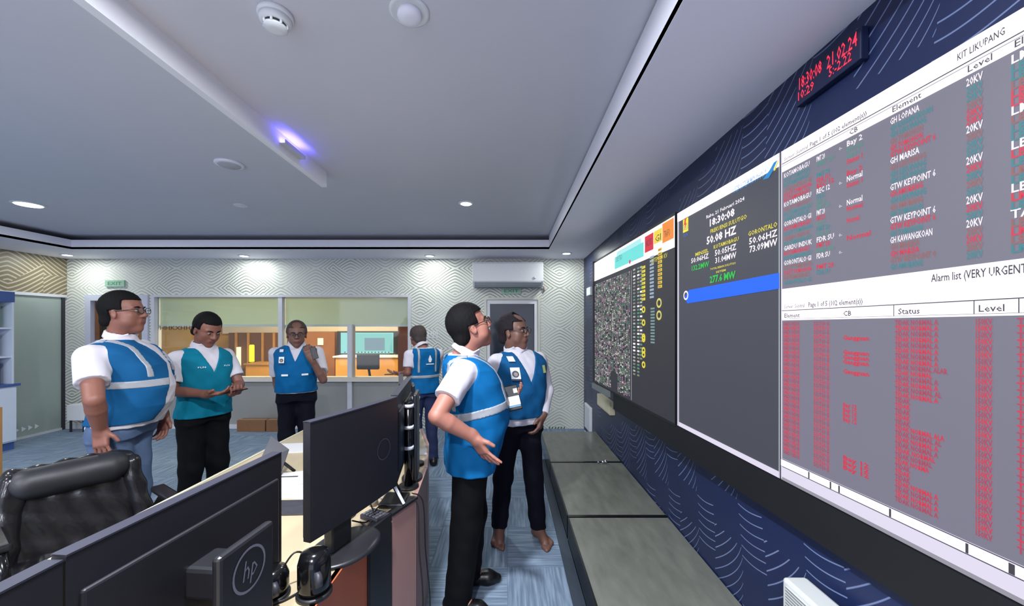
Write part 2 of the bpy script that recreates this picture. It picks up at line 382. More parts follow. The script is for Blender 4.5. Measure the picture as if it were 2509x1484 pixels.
# ---------------------------------------------------------------- back room
struct('wall_back_room_far', MB().box(-9.5, XR+0.1, 9.6, 9.7, 0, 2.9), mat('amber_wall', (214, 160, 92), 0.7, ns=1.5, var=0.08))
struct('wall_back_room_left', MB().box(-9.6, -9.5, YF, 9.7, 0, 2.9), mat('amber_wall', (214, 160, 92), 0.7))
struct('ceiling_back_room', MB().box(-9.6, XR+0.1, YF+0.2, 9.7, 2.7, 2.8), CEILW)
def thing1(name, mb, m, label, cat, loc, group=None, bev=0.0):
    o = mb.build(name, m, loc=loc, bev=bev); tag(o, label, cat, group); return o
p = at(0, 0, 9.4)
def bx(px0, px1, py0, py1, Y0, Y1):   # a box whose front face (at Y0) spans those photograph pixels
    A = at(px0, py0, Y0); B = at(px1, py1, Y0); return (A[0], B[0], Y0, Y1, B[2], A[2])
e = MB().box(*bx(372, 470, 800, 930, 9.3, 9.58)); thing1('wardrobe', e, mat('pale_oak', (226, 182, 104), 0.5, ns=5, var=0.12), 'pale oak cupboard in the back room behind the left window', 'cupboard', (at(420, 0, 9.4)[0], 9.4, 0))
r = bx(560, 690, 815, 930, 9.2, 9.5); r = (*r[:4], 0.0, r[5]); pa = empty('wood_partition', ((r[0]+r[1])/2, 9.3, 0), 'brown panelled wooden partition in the back room behind the yellow lamp', 'partition')
MB().box(*r).build('panel', DWOOD, pa, off=pa.location)
c = MB()
for q in (575, 605, 640, 668): k = bx(q, q+5, 815, 930, 9.17, 9.2); c.box(*k)
c.build('batten', WOOD, pa, off=pa.location)
yl = empty('column_lamp', (at(617, 0, 8.7)[0], 8.7, at(0, 888, 8.7)[2]), 'glowing yellow column lamp on the counter behind the window', 'lamp')
k = at(617, 888, 8.7); MB().lathe([(0.05, 0), (0.05, 0.38), (0.04, 0.4)], k, 16).build('tube', em((255, 214, 40), 2.2), yl, off=yl.location)
MB().lathe([(0.07, -0.0), (0.07, 0.02)], k, 16).build('base', BLACK, yl, off=yl.location)
yl2 = empty('wall_lamp', (at(582, 0, 9.1)[0], 9.12, 1.2), 'small pale glowing wall lamp left of the yellow column lamp', 'lamp')
k = bx(579, 585, 850, 905, 9.08, 9.16); MB().box(*k).build('tube', em((255, 236, 190), 1.6), yl2, off=yl2.location); MB().box(k[0]-0.02, k[1]+0.02, 9.12, 9.165, k[4]-0.04, k[4]).build('bracket', BLACK, yl2, off=yl2.location)
k = bx(602, 690, 890, 930, 8.4, 8.9); k = (*k[:4], 0.0, k[5]); co = empty('counter', ((k[0]+k[1])/2, 8.6, 0), 'orange wooden counter carrying the yellow lamp in the back room', 'counter')
MB().box(*k[:5], k[5]-0.03).build('body', mat('orange_wood', (222, 152, 66), 0.5, ns=5, var=0.15), co, off=co.location); MB().box(k[0]-0.03, k[1]+0.03, k[2]-0.03, k[3], k[5]-0.03, k[5]).build('worktop', WOOD, co, off=co.location)
k = bx(822, 985, 872, 930, 8.4, 8.95); k = (*k[:4], 0.0, k[5]); co = empty('counter', ((k[0]+k[1])/2, 8.6, 0), 'orange wooden sideboard under the lit wall screen in the back room', 'counter')
MB().box(*k[:5], k[5]-0.03).build('body', mat('orange_wood', (222, 152, 66), 0.5), co, off=co.location); MB().box(k[0]-0.05, k[1]+0.05, k[2]-0.03, k[3], k[5]-0.03, k[5]).build('worktop', WHITEP, co, off=co.location)
k = bx(735, 820, 812, 930, 9.0, 9.3); k = (*k[:4], 0.0, k[5]); do = empty('wood_partition', ((k[0]+k[1])/2, 9.1, 0), 'brown wooden door panel in the back room left of the lit screen', 'partition')
MB().box(*k).build('panel', mat('russet_wood', (150, 94, 52), 0.5, ns=6, var=0.2), do, off=do.location); kk = bx(778, 792, 828, 845, 8.98, 9.0); MB().box(*kk).build('notice', WHITEP, do, off=do.location)
tv = empty('wall_screen', (at(900, 0, 8.8)[0], 8.8, at(0, 870, 8.8)[2]), 'lit cyan wall screen showing a grey window in the back room', 'screen'); o = tv.location
k = bx(826, 976, 811, 870, 8.86, 8.95); MB().box(*k).build('housing', BLACK, tv, off=o)
pl = Plane((k[0], 8.86, k[4]), (1, 0, 0), (0, 0, 1)); W_, H_ = k[1]-k[0], k[5]-k[4]
pl.rect(0.06*W_, 0.08*H_, 0.92*W_, 0.94*H_, em((150, 226, 222), 1.0), 0.003); pl.rect(0.30*W_, 0.16*H_, 0.90*W_, 0.90*H_, em((128, 206, 200), 1.0), 0.005)
pl.rect(0.45*W_, 0.2*H_, 0.78*W_, 0.72*H_, em((116, 146, 164), 1.0), 0.007)
for i in range(14): pl.rect((0.12+0.055*i)*W_, 0.10*H_, (0.14+0.055*i)*W_, 0.15*H_, em((24, 60, 60), 1.0), 0.009)
pl.build('screen', tv, off=o)
struct('trim_5', MB().box(*bx(545, 985, 796, 817, 9.50, 9.59)), mat('cream_band', (236, 220, 196), 0.6, ns=3, var=0.03))
# office chair silhouette
ch = empty('office_chair', (at(905, 0, 7.6)[0], 7.6, 0), 'black office chair standing before the lit screen behind the window', 'chair'); o = ch.location
MB().box(o.x-0.22, o.x+0.22, 7.5, 7.56, 0.72, 1.02).build('backrest', BLACK, ch, off=o, bev=0.02); MB().box(o.x-0.24, o.x+0.24, 7.56, 8.0, 0.44, 0.5).build('seat', BLACK, ch, off=o, bev=0.02)
MB().lathe([(0.03, 0.08), (0.03, 0.44)], o, 12).build('column', BLACK, ch, off=o); c = MB()
for i in range(5): a_ = 2*PI*i/5; c.tube([(o.x, o.y, 0.08), (o.x+0.28*math.cos(a_), o.y+0.28*math.sin(a_), 0.05)], 0.02)
c.build('base', BLACK, ch, off=o)
MB().tube([(o.x, 7.54, 0.8), (o.x, 7.62, 0.6), (o.x, 7.75, 0.46)], 0.025).build('back_bracket', BLACK, ch, off=o)
k = bx(975, 1000, 797, 930, 6.35, 6.45); k = (*k[:4], 0.0, k[5]); thing1('wooden_post', MB().box(*k), mat('red_brown_wood', (122, 66, 50), 0.5, ns=7, var=0.2), 'red brown post behind the right end of the window', 'post', ((k[0]+k[1])/2, 6.4, 0))
for i, (q0, q1, lb) in enumerate(((580, 649, 'longer flat brown box on the floor under the window, left of the shorter one'), (652, 688, 'shorter flat brown box on the floor under the window, right of the longer one'))):
    k = bx(q0, q1, 1021, 1047, 5.72, 5.86); k = (*k[:4], 0.0, 0.17)
    bo = empty('cardboard_box', ((k[0]+k[1])/2, 5.8, 0), lb, 'box', 'flat brown boxes under the window')
    MB().box(*k).build('carton', mat('cardboard', (132, 96, 70), 0.8, ns=9, var=0.15), bo, off=bo.location, bev=0.004)
    MB().box(k[0], k[1], 5.76, 5.80, 0.17, 0.172).build('tape', mat('tape', (170, 140, 100), 0.4), bo, off=bo.location)
# low white box in the far left corner
k = bx(163, 205, 992, 1030, 5.68, 5.88); lb_ = empty('corner_unit', ((k[0]+k[1])/2, 5.8, 0), 'low pale grey box on legs in the far left corner', 'box'); o = lb_.location
MB().box(*k).build('body', WHITEP, lb_, off=o, bev=0.005); 
for q in (k[0]+0.02, k[1]-0.04): MB().box(q, q+0.02, 5.70, 5.72, 0, k[4]).build('leg', DGREY, lb_, off=o)
# wall marks
def exit_sign(px0, px1, py0, py1, Y, label):
    k = bx(px0, px1, py0, py1, Y-0.025, Y-0.001); r = empty('exit_sign', ((k[0]+k[1])/2, Y, k[4]), label, 'sign')
    MB().box(*k).build('plate', mat('sign_green', (150, 186, 164), 0.4, ns=20, var=0.1), r, off=r.location)
    W_, H_ = k[1]-k[0], k[5]-k[4]; pl = Plane((k[0], k[2], k[4]), (1, 0, 0), (0, 0, 1)); gm = mat('sign_ink', (70, 128, 96), 0.5)
    pl.text('EXIT', 0.5*W_, 0.25*H_, 0.5*H_, gm, 0.001, width=0.75*W_, bold=0.01, align='c'); pl.build('lettering', r, off=r.location)
exit_sign(257, 304, 686, 702, YF, 'small pale green sign above the left doorway')
exit_sign(1228, 1277, 705, 720, YF, 'small pale green sign above the dark glass door under the air conditioner')
k = at(1038, 822, YF); nb = empty('wall_lettering', (k[0], YF, k[2]), 'small row of white letters fixed to the silver wallpaper beside the window', 'lettering')
pl = Plane((k[0], YF-0.004, k[2]), (1, 0, 0), (0, 0, 1)); pl.text('IIHIII', 0, 0, 0.07, WHITEP, 0.0, width=0.21, bold=0.01); pl.rect(0.02, -0.04, 0.22, -0.02, ALU, 0.0); pl.build('letters', nb, off=nb.location)
k = at(1343, 1053, YF); nb = empty('sticker_strip', (k[0], YF, k[2]), 'short strip of dark green slanting marks low on the wallpaper beside the navy wall', 'sticker')
pl = Plane((k[0], YF-0.002, k[2]), (1, 0, 0), (0, 0, 1))
for i in range(6): pl.poly([(i*0.045, 0), (i*0.045+0.02, 0), (i*0.045+0.035, 0.05), (i*0.045+0.018, 0.05)], mat('sticker_green', (70, 100, 84), 0.6), 0.0)
pl.build('marks', nb, off=nb.location)
# ---------------------------------------------------------------- air conditioner
k = bx(1152, 1335, 643, 700, YF-0.25, YF-0.002)
ac = empty('air_conditioner', ((k[0]+k[1])/2, YF, k[4]), 'long white split air conditioner on the far wall above the door', 'air conditioner'); o = ac.location
x0, x1 = k[0]+0.03, k[1]-0.02; zb, zt2 = o.z, 2.50
prof = [(0, 0.0), (-0.17, 0.0), (-0.235, 0.07), (-0.24, zt2-zb-0.03), (-0.21, zt2-zb), (0, zt2-zb)]
def xprism(mb, prof, x0, x1, yb, zb):
    n = len(prof); P = [(x0, yb+a, zb+b) for a, b in prof]+[(x1, yb+a, zb+b) for a, b in prof]
    mb.add(P, [tuple(range(n)), tuple(range(2*n-1, n-1, -1))]+[(i, n+i, n+(i+1) % n, (i+1) % n) for i in range(n)]); return mb
xprism(MB(), prof, x0, x1, YF, zb).build('casing', WHITEP, ac, off=o, bev=0.008)
Mx = Matrix.Translation(((x0+x1)/2, YF-0.20, zb+0.035)) @ Matrix.Rotation(math.radians(-38), 4, 'X')
MB().box(-(x1-x0)/2+0.03, (x1-x0)/2-0.03, -0.055, 0.05, -0.02, -0.008, Mx).build('louvre', mat('ac_louvre', (178, 184, 190), 0.4), ac, off=o)
MB().box(x0+0.03, x1-0.03, YF-0.2, YF-0.06, zb-0.012, zb-0.001).build('outlet', mat('ac_outlet_plastic', (120, 126, 134), 0.5), ac, off=o)  # outlet in a grey darker than the casing
MB().lathe([(0.02, 0), (0.02, 0.004)], (x1-0.13, YF-0.242, zb+0.12), 16, Matrix.Rotation(PI/2, 4, 'X')).build('badge', ALU, ac, off=o)
MB().tube([(x1, YF-0.04, zb+0.02), (x1+0.025, YF-0.04, zb+0.01), (x1+0.03, YF-0.02, zb-0.06)], 0.015).build('pipe', mat('pipe_wrap', (190, 170, 160), 0.6), ac, off=o)
# ---------------------------------------------------------------- ceiling fittings
def downlight(x, y, z, label, on=True, r=0.055, power=11):
    d = empty('downlight', (x, y, z), label, 'light', 'round recessed ceiling lights'); o = d.location
    MB().lathe([(r+0.022, 0), (r+0.022, -0.006), (r, -0.010), (r-0.004, -0.004)], (x, y, z), 28).build('trim_ring', WHITEP, d, off=o)
    MB().lathe([(r-0.003, -0.010), (r-0.006, -0.0125)], (x, y, z), 24).build('lens', em((235, 246, 255), 9.0) if on else CEILW, d, off=o)
    if on: area('downlight_lamp', (x, y, z-0.014), 0.10, power, (0.95, 1.0, 0.97))
    return d
k = at(70, 500, 3.86); downlight(k[0], 3.86, ZC, 'lit downlight in the high ceiling nearest the frosted partition', r=0.10, power=18)
k = at(1142, 497, 3.83); downlight(k[0], 3.83, ZC, 'lit downlight in the high ceiling nearest the video screens', power=16)
k = at(590, 503, 3.9); downlight(k[0], 3.9, ZC, 'unlit round downlight in the high ceiling between the two lit ones', on=False, r=0.04)
for px, Y, lb in ((165, 5.55, 'lit downlight in the ceiling margin in the far left corner'), (598, 5.62, 'lit downlight in the ceiling margin above the left part of the window'),
                  (1053, 5.62, 'lit downlight in the ceiling margin between the window and the air conditioner'), (1388, 5.43, 'lit downlight in the ceiling margin beside the navy wall')):
    downlight(at(px, 0, Y)[0], Y, ZS, lb, power=6.5)
# smoke detector
k = at(675, 34, 1.512); sd = empty('smoke_detector', (k[0], k[1], ZC), 'white domed smoke detector on the ceiling beside the hanging blade', 'detector'); o = sd.location
MB().lathe([(0.062, 0), (0.064, -0.012), (0.060, -0.02)], o, 32).build('base', WHITEP, sd, off=o)
MB().lathe([(0.058, -0.02), (0.056, -0.034), (0.046, -0.042)], o, 32).build('cover', WHITEP, sd, off=o)
MB().lathe([(0.040, -0.042), (0.040, -0.054)], o, 32).build('sensing_chamber', DGREY, sd, off=o)
c = MB()
for i in range(8): a_ = 2*PI*i/8+0.2; c.tube([(o.x+0.043*math.cos(a_), o.y+0.043*math.sin(a_), ZC-0.040), (o.x+0.041*math.cos(a_), o.y+0.041*math.sin(a_), ZC-0.056)], 0.005, 6)
c.lathe([(0.044, -0.054), (0.040, -0.060), (0.02, -0.064)], o, 32); c.build('cage', WHITEP, sd, off=o)
# ceiling sounder
k = at(1003, 30, 1.50); sp = empty('ceiling_sounder', (k[0], k[1], ZC), 'round white ceiling sounder with a protruding drum, right of the smoke detector', 'sounder'); o = sp.location
MB().lathe([(0.076, 0), (0.076, -0.006), (0.066, -0.010), (0.060, -0.006)], o, 40).build('trim_ring', WHITEP, sp, off=o)
MB().lathe([(0.058, -0.001), (0.058, -0.003)], o, 32).build('recess', DGREY, sp, off=o)
MB().lathe([(0.044, -0.003), (0.046, -0.022), (0.040, -0.032), (0.02, -0.036)], o, 32).build('drum', CEILW, sp, off=o)
k = at(562, 398, 2.9); vn = empty('ceiling_speaker', (k[0], 2.9, ZC), 'shallow white disc flush on the ceiling left of the hanging blade', 'speaker'); o = vn.location
MB().lathe([(0.095, 0), (0.095, -0.012), (0.08, -0.016)], o, 32).build('rim', CEILW, vn, off=o); MB().lathe([(0.075, -0.016), (0.07, -0.020)], o, 32).build('grille', mat('grille_grey', (190, 190, 196), 0.6), vn, off=o)
# blue strip lamp glow on the ceiling behind the blade
bs = empty('led_strip', (-1.40, 2.5, ZC-0.06), 'short blue glowing light strip tucked behind the hanging blade', 'light'); o = bs.location
MB().box(-1.424, -1.384, 2.42, 2.66, ZC-0.075, ZC-0.071).box(-1.388, -1.384, 2.42, 2.66, ZC-0.071, ZC-0.050).build('channel', ALU, bs, off=o)
MB().box(-1.420, -1.412, 2.43, 2.65, ZC-0.071, ZC-0.0695).build('diode_tape', em((70, 60, 255), 1.5), bs, off=o)
area('led_strip_light', (-1.405, 2.54, ZC-0.068), 0.012, 1.3, (0.10, 0.08, 1.0), rot=(PI, 0, 0), size_y=0.22)
# ---------------------------------------------------------------- video wall on the right
SX0, SM = 1.1775, -0.05                                   # the screens' plane: X = SX0 + SM*Y
SR = Vector((-SM, -1, 0)).normalized(); SU = Vector((0, 0, 1)); SN = SR.cross(SU)   # right, up, towards the room
SO = Vector((SX0+SM*4.31, 4.31, 0.94))
def sp_(px, py):
    """(u, v) on the screens' plane that photograph pixel (px,py) shows"""
    Y = SX0/((px-VPX)/FPX-SM); P = Vector(at(px, py, Y)); d = P-SO
    return d.dot(SR), d.z
def su(px): return sp_(px, 800)[0]
VH = 2.25-0.94
def display(label, u0, u1, name='video_display', depth=0.07, frame=0.0):
    c_ = SO+SR*((u0+u1)/2); d = empty(name, c_, label, 'screen', 'display panels on the navy wall')
    pts = [SO+SR*u0, SO+SR*u1, None, None]
    for i_, q_ in ((2, pts[1]), (3, pts[0])):
        w_ = q_-SN*depth; w_.x = min(w_.x, XR-0.002); pts[i_] = w_
    c = MB(); c.prism([(q.x, q.y) for q in reversed(pts)], 0.94-frame, 2.25+frame); c.build('housing', BLACK, d, off=d.location)
    return d, Plane(SO, SR, SU)
uA0, uA1, uB0, uB1, uC0, uC1 = su(1457), su(1654), su(1661), su(1913), su(1916), su(1916)+1.05
WH = em((250, 240, 250), 1.4); WH2 = em((226, 220, 240), 1.0); SG = em((66, 68, 80), 1.0); SG2 = em((122, 120, 138), 1.0); SD = em((44, 44, 52), 1.0)
YE = em((228, 214, 60), 1.0); GR = em((30, 200, 70), 1.0); BLU = em((0, 98, 255), 1.1); RED = em((214, 44, 72), 1.0); REDD = em((176, 62, 88), 1.0)
TEAL = em((52, 132, 142), 1.0); TEAL2 = em((84, 140, 132), 1.0); BRN = em((150, 96, 96), 1.0); INK = em((60, 58, 70), 1.0); LGT = em((244, 236, 244), 1.1); GRY = em((150, 148, 160), 1.0)
RND = random.Random(11)
# --- display A: the far, table-like one
dA, pl = display('video display furthest down the navy wall, crowded with grey rows and yellow rings', uA0, uA1, frame=0.02, depth=0.05)
pl.rect(uA0, 0, uA1, VH, SD, 0.001)
W_ = uA1-uA0
fx = lambda px: su(px)
pl.rect(uA0, VH-0.20, uA1, VH, WH, 0.002)
ux = lambda f: uA0+W_*f
cuts = [su(q) for q in (1457, 1508, 1512, 1575, 1580, 1603, 1624, 1650, 1654)]
pl.rect(su(1507), VH-0.17, su(1578), VH-0.06, em((110, 226, 220), 1.0), 0.003); pl.rect(su(1512), VH-0.06, su(1572), VH-0.02, em((180, 236, 240), 1.0), 0.003)
pl.rect(su(1581), VH-0.15, su(1602), VH-0.03, em((214, 28, 54), 1.0), 0.003); pl.rect(su(1603), VH-0.12, su(1623), VH-0.03, em((240, 214, 60), 1.0), 0.003)
pl.rect(su(1624), VH-0.14, su(1652), VH-0.01, em((244, 140, 40), 1.0), 0.003)
for q, s_ in ((1510, 'SULUTGO'), (1583, 'KIT'), (1605, 'GI'), (1627, 'TRAFO')): pl.text(s_, su(q)+0.01, VH-0.11, 0.045, INK, 0.005, width=(su(q+16)-su(q))*0.9)
pl.ring(su(1545), VH-0.165, 0.0, 0.018, RED, 0.006, 12)
pl.text('SISTEM 150 KV', su(1597), VH-0.245, 0.03, YE, 0.004, width=su(1640)-su(1600))
# dense table left part
tabc = [em((128, 132, 120), 1.0), em((176, 178, 168), 1.0), em((92, 140, 118), 1.0), em((168, 120, 156), 1.0), em((110, 108, 104), 1.0), em((206, 206, 200), 1.0)]
u = uA0+0.02
while u < su(1545):
    wd = RND.uniform(0.020, 0.040)
    z = VH-0.24
    while z > 0.03:
        hh = RND.uniform(0.008, 0.018)
        if RND.random() < 0.86 and not (su(1497) < u < su(1512) and z < 0.2): pl.rect(u, z-hh, u+wd*RND.uniform(0.5, 0.95), z, RND.choice(tabc), 0.003)
        z -= hh+0.004
    u += wd+0.006
pl.rect(su(1547), 0.01, su(1548.4), VH-0.24, GRY, 0.003)
for q, s0, s1 in ((1552, 0.08, 1.02), (1562, 0.05, 1.04), (1569, 0.25, 1.0)):
    z = VH*0.82
    while z > (VH*(0.18 if q < 1569 else 0.28)):
        pl.rect(su(q), z-0.014, su(q+5.5), z, RND.choice(tabc[:3]+[LGT]), 0.003); z -= 0.027
for i in range(9): pl.rect(su(1573), VH*0.80-i*0.03, su(1582), VH*0.80-i*0.03+0.02, YE, 0.003); pl.text('%d.%d' % (RND.randint(10, 99), RND.randint(0, 9)), su(1573)+0.01, VH*0.80-i*0.03+0.003, 0.014, INK, 0.005, width=0.04)
for i, py in enumerate((758, 790, 825, 830, 858, 868, 893)):
    uu, vv = sp_(1578, py); pl.ring(uu, vv, 0.012, 0.026, YE, 0.004, 16, sx=1.3)
for i in range(12): pl.rect(su(1593), VH*0.84-i*0.026, su(1603), VH*0.84-i*0.026+0.016, em((150, 170, 190), 1.0), 0.003)
for i in range(12): pl.rect(su(1595), VH*0.56-i*0.022, su(1605), VH*0.56-i*0.022+0.012, em((120, 150, 150), 1.0), 0.003)
for i in range(10): pl.rect(su(1613), VH*0.86-i*0.028, su(1623), VH*0.86-i*0.028+0.02, YE, 0.003); pl.rect(su(1614.5), VH*0.86-i*0.028+0.003, su(1621), VH*0.86-i*0.028+0.015, em((196, 120, 60), 1.0), 0.004)
for py in (742, 772): uu, vv = sp_(1616, py); pl.ring(uu, vv, 0.02, 0.034, em((214, 206, 110), 1.0), 0.004, 16, sx=1.2)
pl.build('screen', dA, off=dA.location)
c = MB(); pts = [SO+SR*(uA0-0.04), SO+SR*(uA0+0.55), SO+SR*(uA0+0.55)+SN*0.02, SO+SR*(uA0-0.04)+SN*0.02]; c.prism([(q.x, q.y) for q in pts], 0.94-0.07, 0.94-0.012); c.build('lower_bezel', mat('bezel_grey', (120, 128, 128), 0.35, ns=30), dA, off=dA.location)
c = MB(); q0 = SO+SR*(uA0-0.03); c.prism([(q.x, q.y) for q in (q0, q0+SR*0.025, q0+SR*0.025+SN*0.02, q0+SN*0.02)], 0.94, 2.27); c.build('side_bezel', mat('bezel_dark', (56, 60, 66), 0.3, ns=30), dA, off=dA.location)
# --- display B: the clock and load board
dB, pl = display('tall dark video display with clock, frequency readings and a bright blue band', uB0, uB1)
pl.rect(uB0, 0, uB1, VH, SG, 0.001); pl.rect(uB0, 0, uB0+0.022, VH-0.05, em((190, 188, 204), 1.0), 0.004); pl.rect(uB0, 0, uB1, 0.026, WH2, 0.004)
pl.rect(uB1-0.006, 0, uB1, VH, em((170, 180, 190), 1.0), 0.004); pl.rect(uB0, VH-0.055, uB1, VH, WH, 0.004)
def tx(body, px0, px1, py, m, cap, bold=0.012, shear=0.0):     # a line of text between two photograph columns, base line through (px0,py)
    u0, v0 = sp_(px0, py); u1 = su(px1); pl.text(body, u0, v0, cap, m, 0.004, width=u1-u0, bold=bold, shear=shear)
tx('Rabu, 21 Februari 2024', 1732, 1826, 536, LGT, 0.017, 0.02); tx('18:30:08', 1738, 1802, 556, LGT, 0.036, 0.03)
tx('FREKUENSI SULUTGO', 1742, 1832, 572, YE, 0.020, 0.02); tx('50.08 HZ', 1733, 1806, 599, LGT, 0.038, 0.03)
tx('KOTAMOBAGU', 1750, 1812, 610, YE, 0.019, 0.02); tx('50.05HZ', 1753, 1806, 627, LGT, 0.028, 0.02); tx('31.04MW', 1754, 1806, 645, LGT, 0.028, 0.02)
tx('MINSEL', 1705, 1738, 628, YE, 0.019, 0.02); tx('50.06HZ', 1695, 1738, 645, LGT, 0.026, 0.02); tx('132.2MW', 1695, 1739, 664, GR, 0.028, 0.02)
tx('GORONTALO', 1835, 1907, 579, YE, 0.020, 0.02); tx('50.06HZ', 1837, 1907, 599, LGT, 0.027, 0.02); tx('73.09MW', 1838, 1907, 619, LGT, 0.028, 0.02)
tx('TOTAL BEBAN SULUTGO', 1742, 1805, 662, YE, 0.010, 0.02); tx('SISTEM', 1756, 1780, 669, YE, 0.010, 0.02); tx('277.6 MW', 1741, 1804, 693, GR, 0.034, 0.03)
u0, v0 = sp_(1686, 743); u1, v1 = sp_(1686, 711)
pl.poly([(u0, v0), (su(1912), sp_(1912, 707)[1]), (su(1912), sp_(1912, 668)[1]), (u0+0.02, v1), (u0-0.03, (v0+v1)/2)], BLU, 0.005)
pl.ring(u0-0.015, (v0+v1)/2+0.01, 0.018, 0.028, LGT, 0.006, 16)
u0, v0 = sp_(1675, 571); u1, v1 = sp_(1688, 536); pl.rect(u0, v0, u1, v1+0.01, em((244, 226, 40), 1.1), 0.004)
cu, cv = (u0+u1)/2, (v0+v1)/2+0.01
pl.poly([(cu-0.006, cv+0.035), (cu+0.014, cv+0.035), (cu+0.004, cv+0.008), (cu+0.016, cv+0.008), (cu-0.010, cv-0.035), (cu-0.002, cv-0.002), (cu-0.016, cv-0.002)], em((220, 60, 40), 1.0), 0.006)
for i in range(3): pl.poly([(cu-0.03, cv-0.012*i-0.004), (cu-0.01, cv-0.012*i+0.002), (cu+0.01, cv-0.012*i-0.006), (cu+0.03, cv-0.012*i), (cu+0.03, cv-0.012*i-0.003), (cu+0.01, cv-0.012*i-0.009), (cu-0.01, cv-0.012*i-0.001), (cu-0.03, cv-0.012*i-0.007)], em((40, 120, 210), 1.0), 0.0055)
tx('PLN', 1676, 1687, 582, em((60, 110, 190), 1.0), 0.02)
tx('UP2B SISTEM MINAHASA', 1797, 1880, 474, em((36, 150, 224), 1.0), 0.028, shear=0.3)
a0 = sp_(1872, 440); a1 = sp_(1908, 398); b0_ = sp_(1884, 438); b1_ = sp_(1912, 405)
pl.poly([a0, sp_(1886, 436), sp_(1898, 415), sp_(1908, 392), sp_(1899, 398), sp_(1889, 416), sp_(1880, 428)], em((20, 140, 214), 1.0), 0.005)
pl.poly([sp_(1898, 419), sp_(1903, 417), sp_(1912, 392), sp_(1909, 394)], em((236, 220, 60), 1.0), 0.006)
pl.build('screen', dB, off=dB.location)
# --- display C: the near alarm lists
dC, pl = display('nearest and largest video display filled with red and teal alarm lists under white headers', uC0, uC1)
pl.rect(uC0, 0, uC1, VH, SG2, 0.001); pl.rect(uC0, 0.004, uC0+0.006, VH, WH2, 0.004)
V = lambda z: z-0.94
pl.rect(uC0, V(2.165), uC1, VH, WH, 0.003); pl.rect(uC0, V(2.196), uC1, V(2.199), INK, 0.004); pl.rect(uC0, V(2.188), uC1, V(2.190), GRY, 0.004)
pl.rect(uC0, V(1.575), uC1, V(1.70), WH, 0.003); pl.rect(uC0, V(1.612), uC1, V(1.6145), INK, 0.004); pl.rect(uC0, V(1.580), uC1, V(1.581), INK, 0.004)
pl.rect(uC0, V(0.944), uC1, V(1.025), WH2, 0.003); pl.rect(uC0, V(0.992), uC1, V(0.9945), INK, 0.004); pl.rect(uC0, V(1.0215), uC1, V(1.024), INK, 0.004); pl.rect(uC0, V(0.940), uC1, V(0.952), GRY, 0.004)
pl.rect(uC0, V(0.996), uC1, V(1.020), WH, 0.0045)
for q in (1984, 2037, 2058, 2183, 2371, 2477, 2484): pl.rect(su(q), V(0.996), su(q)+0.006, V(1.020), INK, 0.006)
cA = [su(q) for q in (1922, 2003, 2060, 2077, 2183, 2370, 2480)]
cx_ = lambda q: su(q)
pl.text('KIT LIKUPANG', cx_(2350), V(2.213), 0.017, INK, 0.006, width=cx_(2468)-cx_(2350), bold=0.01)
pl.text('Server: Sentral', cx_(1925), V(2.204), 0.013, INK, 0.006, width=cx_(1983)-cx_(1925)); pl.text('Page 1 of 5 (102 element(s))', cx_(1988), V(2.204), 0.015, INK, 0.006, width=cx_(2128)-cx_(1988), bold=0.01)
pl.text('Alarm list (VERY URGENT)', cx_(2287), V(1.668), 0.020, INK, 0.006, width=cx_(2530)-cx_(2287), bold=0.012)
pl.text('Server: Sentral', cx_(1925), V(1.622), 0.014, INK, 0.006, width=cx_(1975)-cx_(1925)); pl.text('Page 1 of 5 (102 element(s))', cx_(1984), V(1.622), 0.017, INK, 0.006, width=cx_(2118)-cx_(1984), bold=0.01)
for q, s_, z in ((2205, 'Status', 1.5855), (2402, 'Level', 1.5855), (2070, 'CB', 1.5855), (1925, 'Element', 1.5855), (2375, 'Level', 2.170), (2490, 'Element', 2.170), (2190, 'Element', 2.170), (2085, 'CB', 2.170)):
    pl.text(s_, cx_(q), V(z), 0.016, INK, 0.006, bold=0.01)
for q in (2193, 2390, 2500): pl.rect(su(q), V(1.581), su(q)+0.002, V(1.612), INK, 0.005)
names = ['GH MARISA', 'GTW KEYPOINT 6', 'GH KAWANGKOAN', 'GH LIKUPANG', 'GTW KEYPOINT 4', 'GH TOMOHON', 'GH AMURANG']
wht = {0: ('GH LOPANA', '20KV', 'LM'), 3: None, 5: ('GH MARISA', '20KV', 'LM'), 8: ('GTW KEYPOINT 6', '20KV', 'LBS'), 13: ('GTW KEYPOINT 6', '20KV', 'LBS'), 16: ('GH KAWANGKOAN', '20KV', 'TAP')}
pitch = 0.0192; z = 2.142; i = 0
hues = [TEAL, TEAL2, RED, TEAL, RED, LGT, BRN, TEAL2]
seq = ['W', 'T', 'T', 'B', 'R', 'R', 'W', 'B', 'T', 'T', 'W', 'R', 'T', 'B', 'T', 'W', 'R', 'T', 'W', 'B', 'R', 'B', 'T', 'B', 'T', 'B']
wtxt = [('GH LOPANA', '20KV', 'LMR'), ('GH MARISA', '20KV', 'LMR'), ('GTW KEYPOINT 6', '20KV', 'LBS'), ('GTW KEYPOINT 6', '20KV', 'LBS'), ('GH KAWANGKOAN', '20KV', 'TAP')]; wi = 0
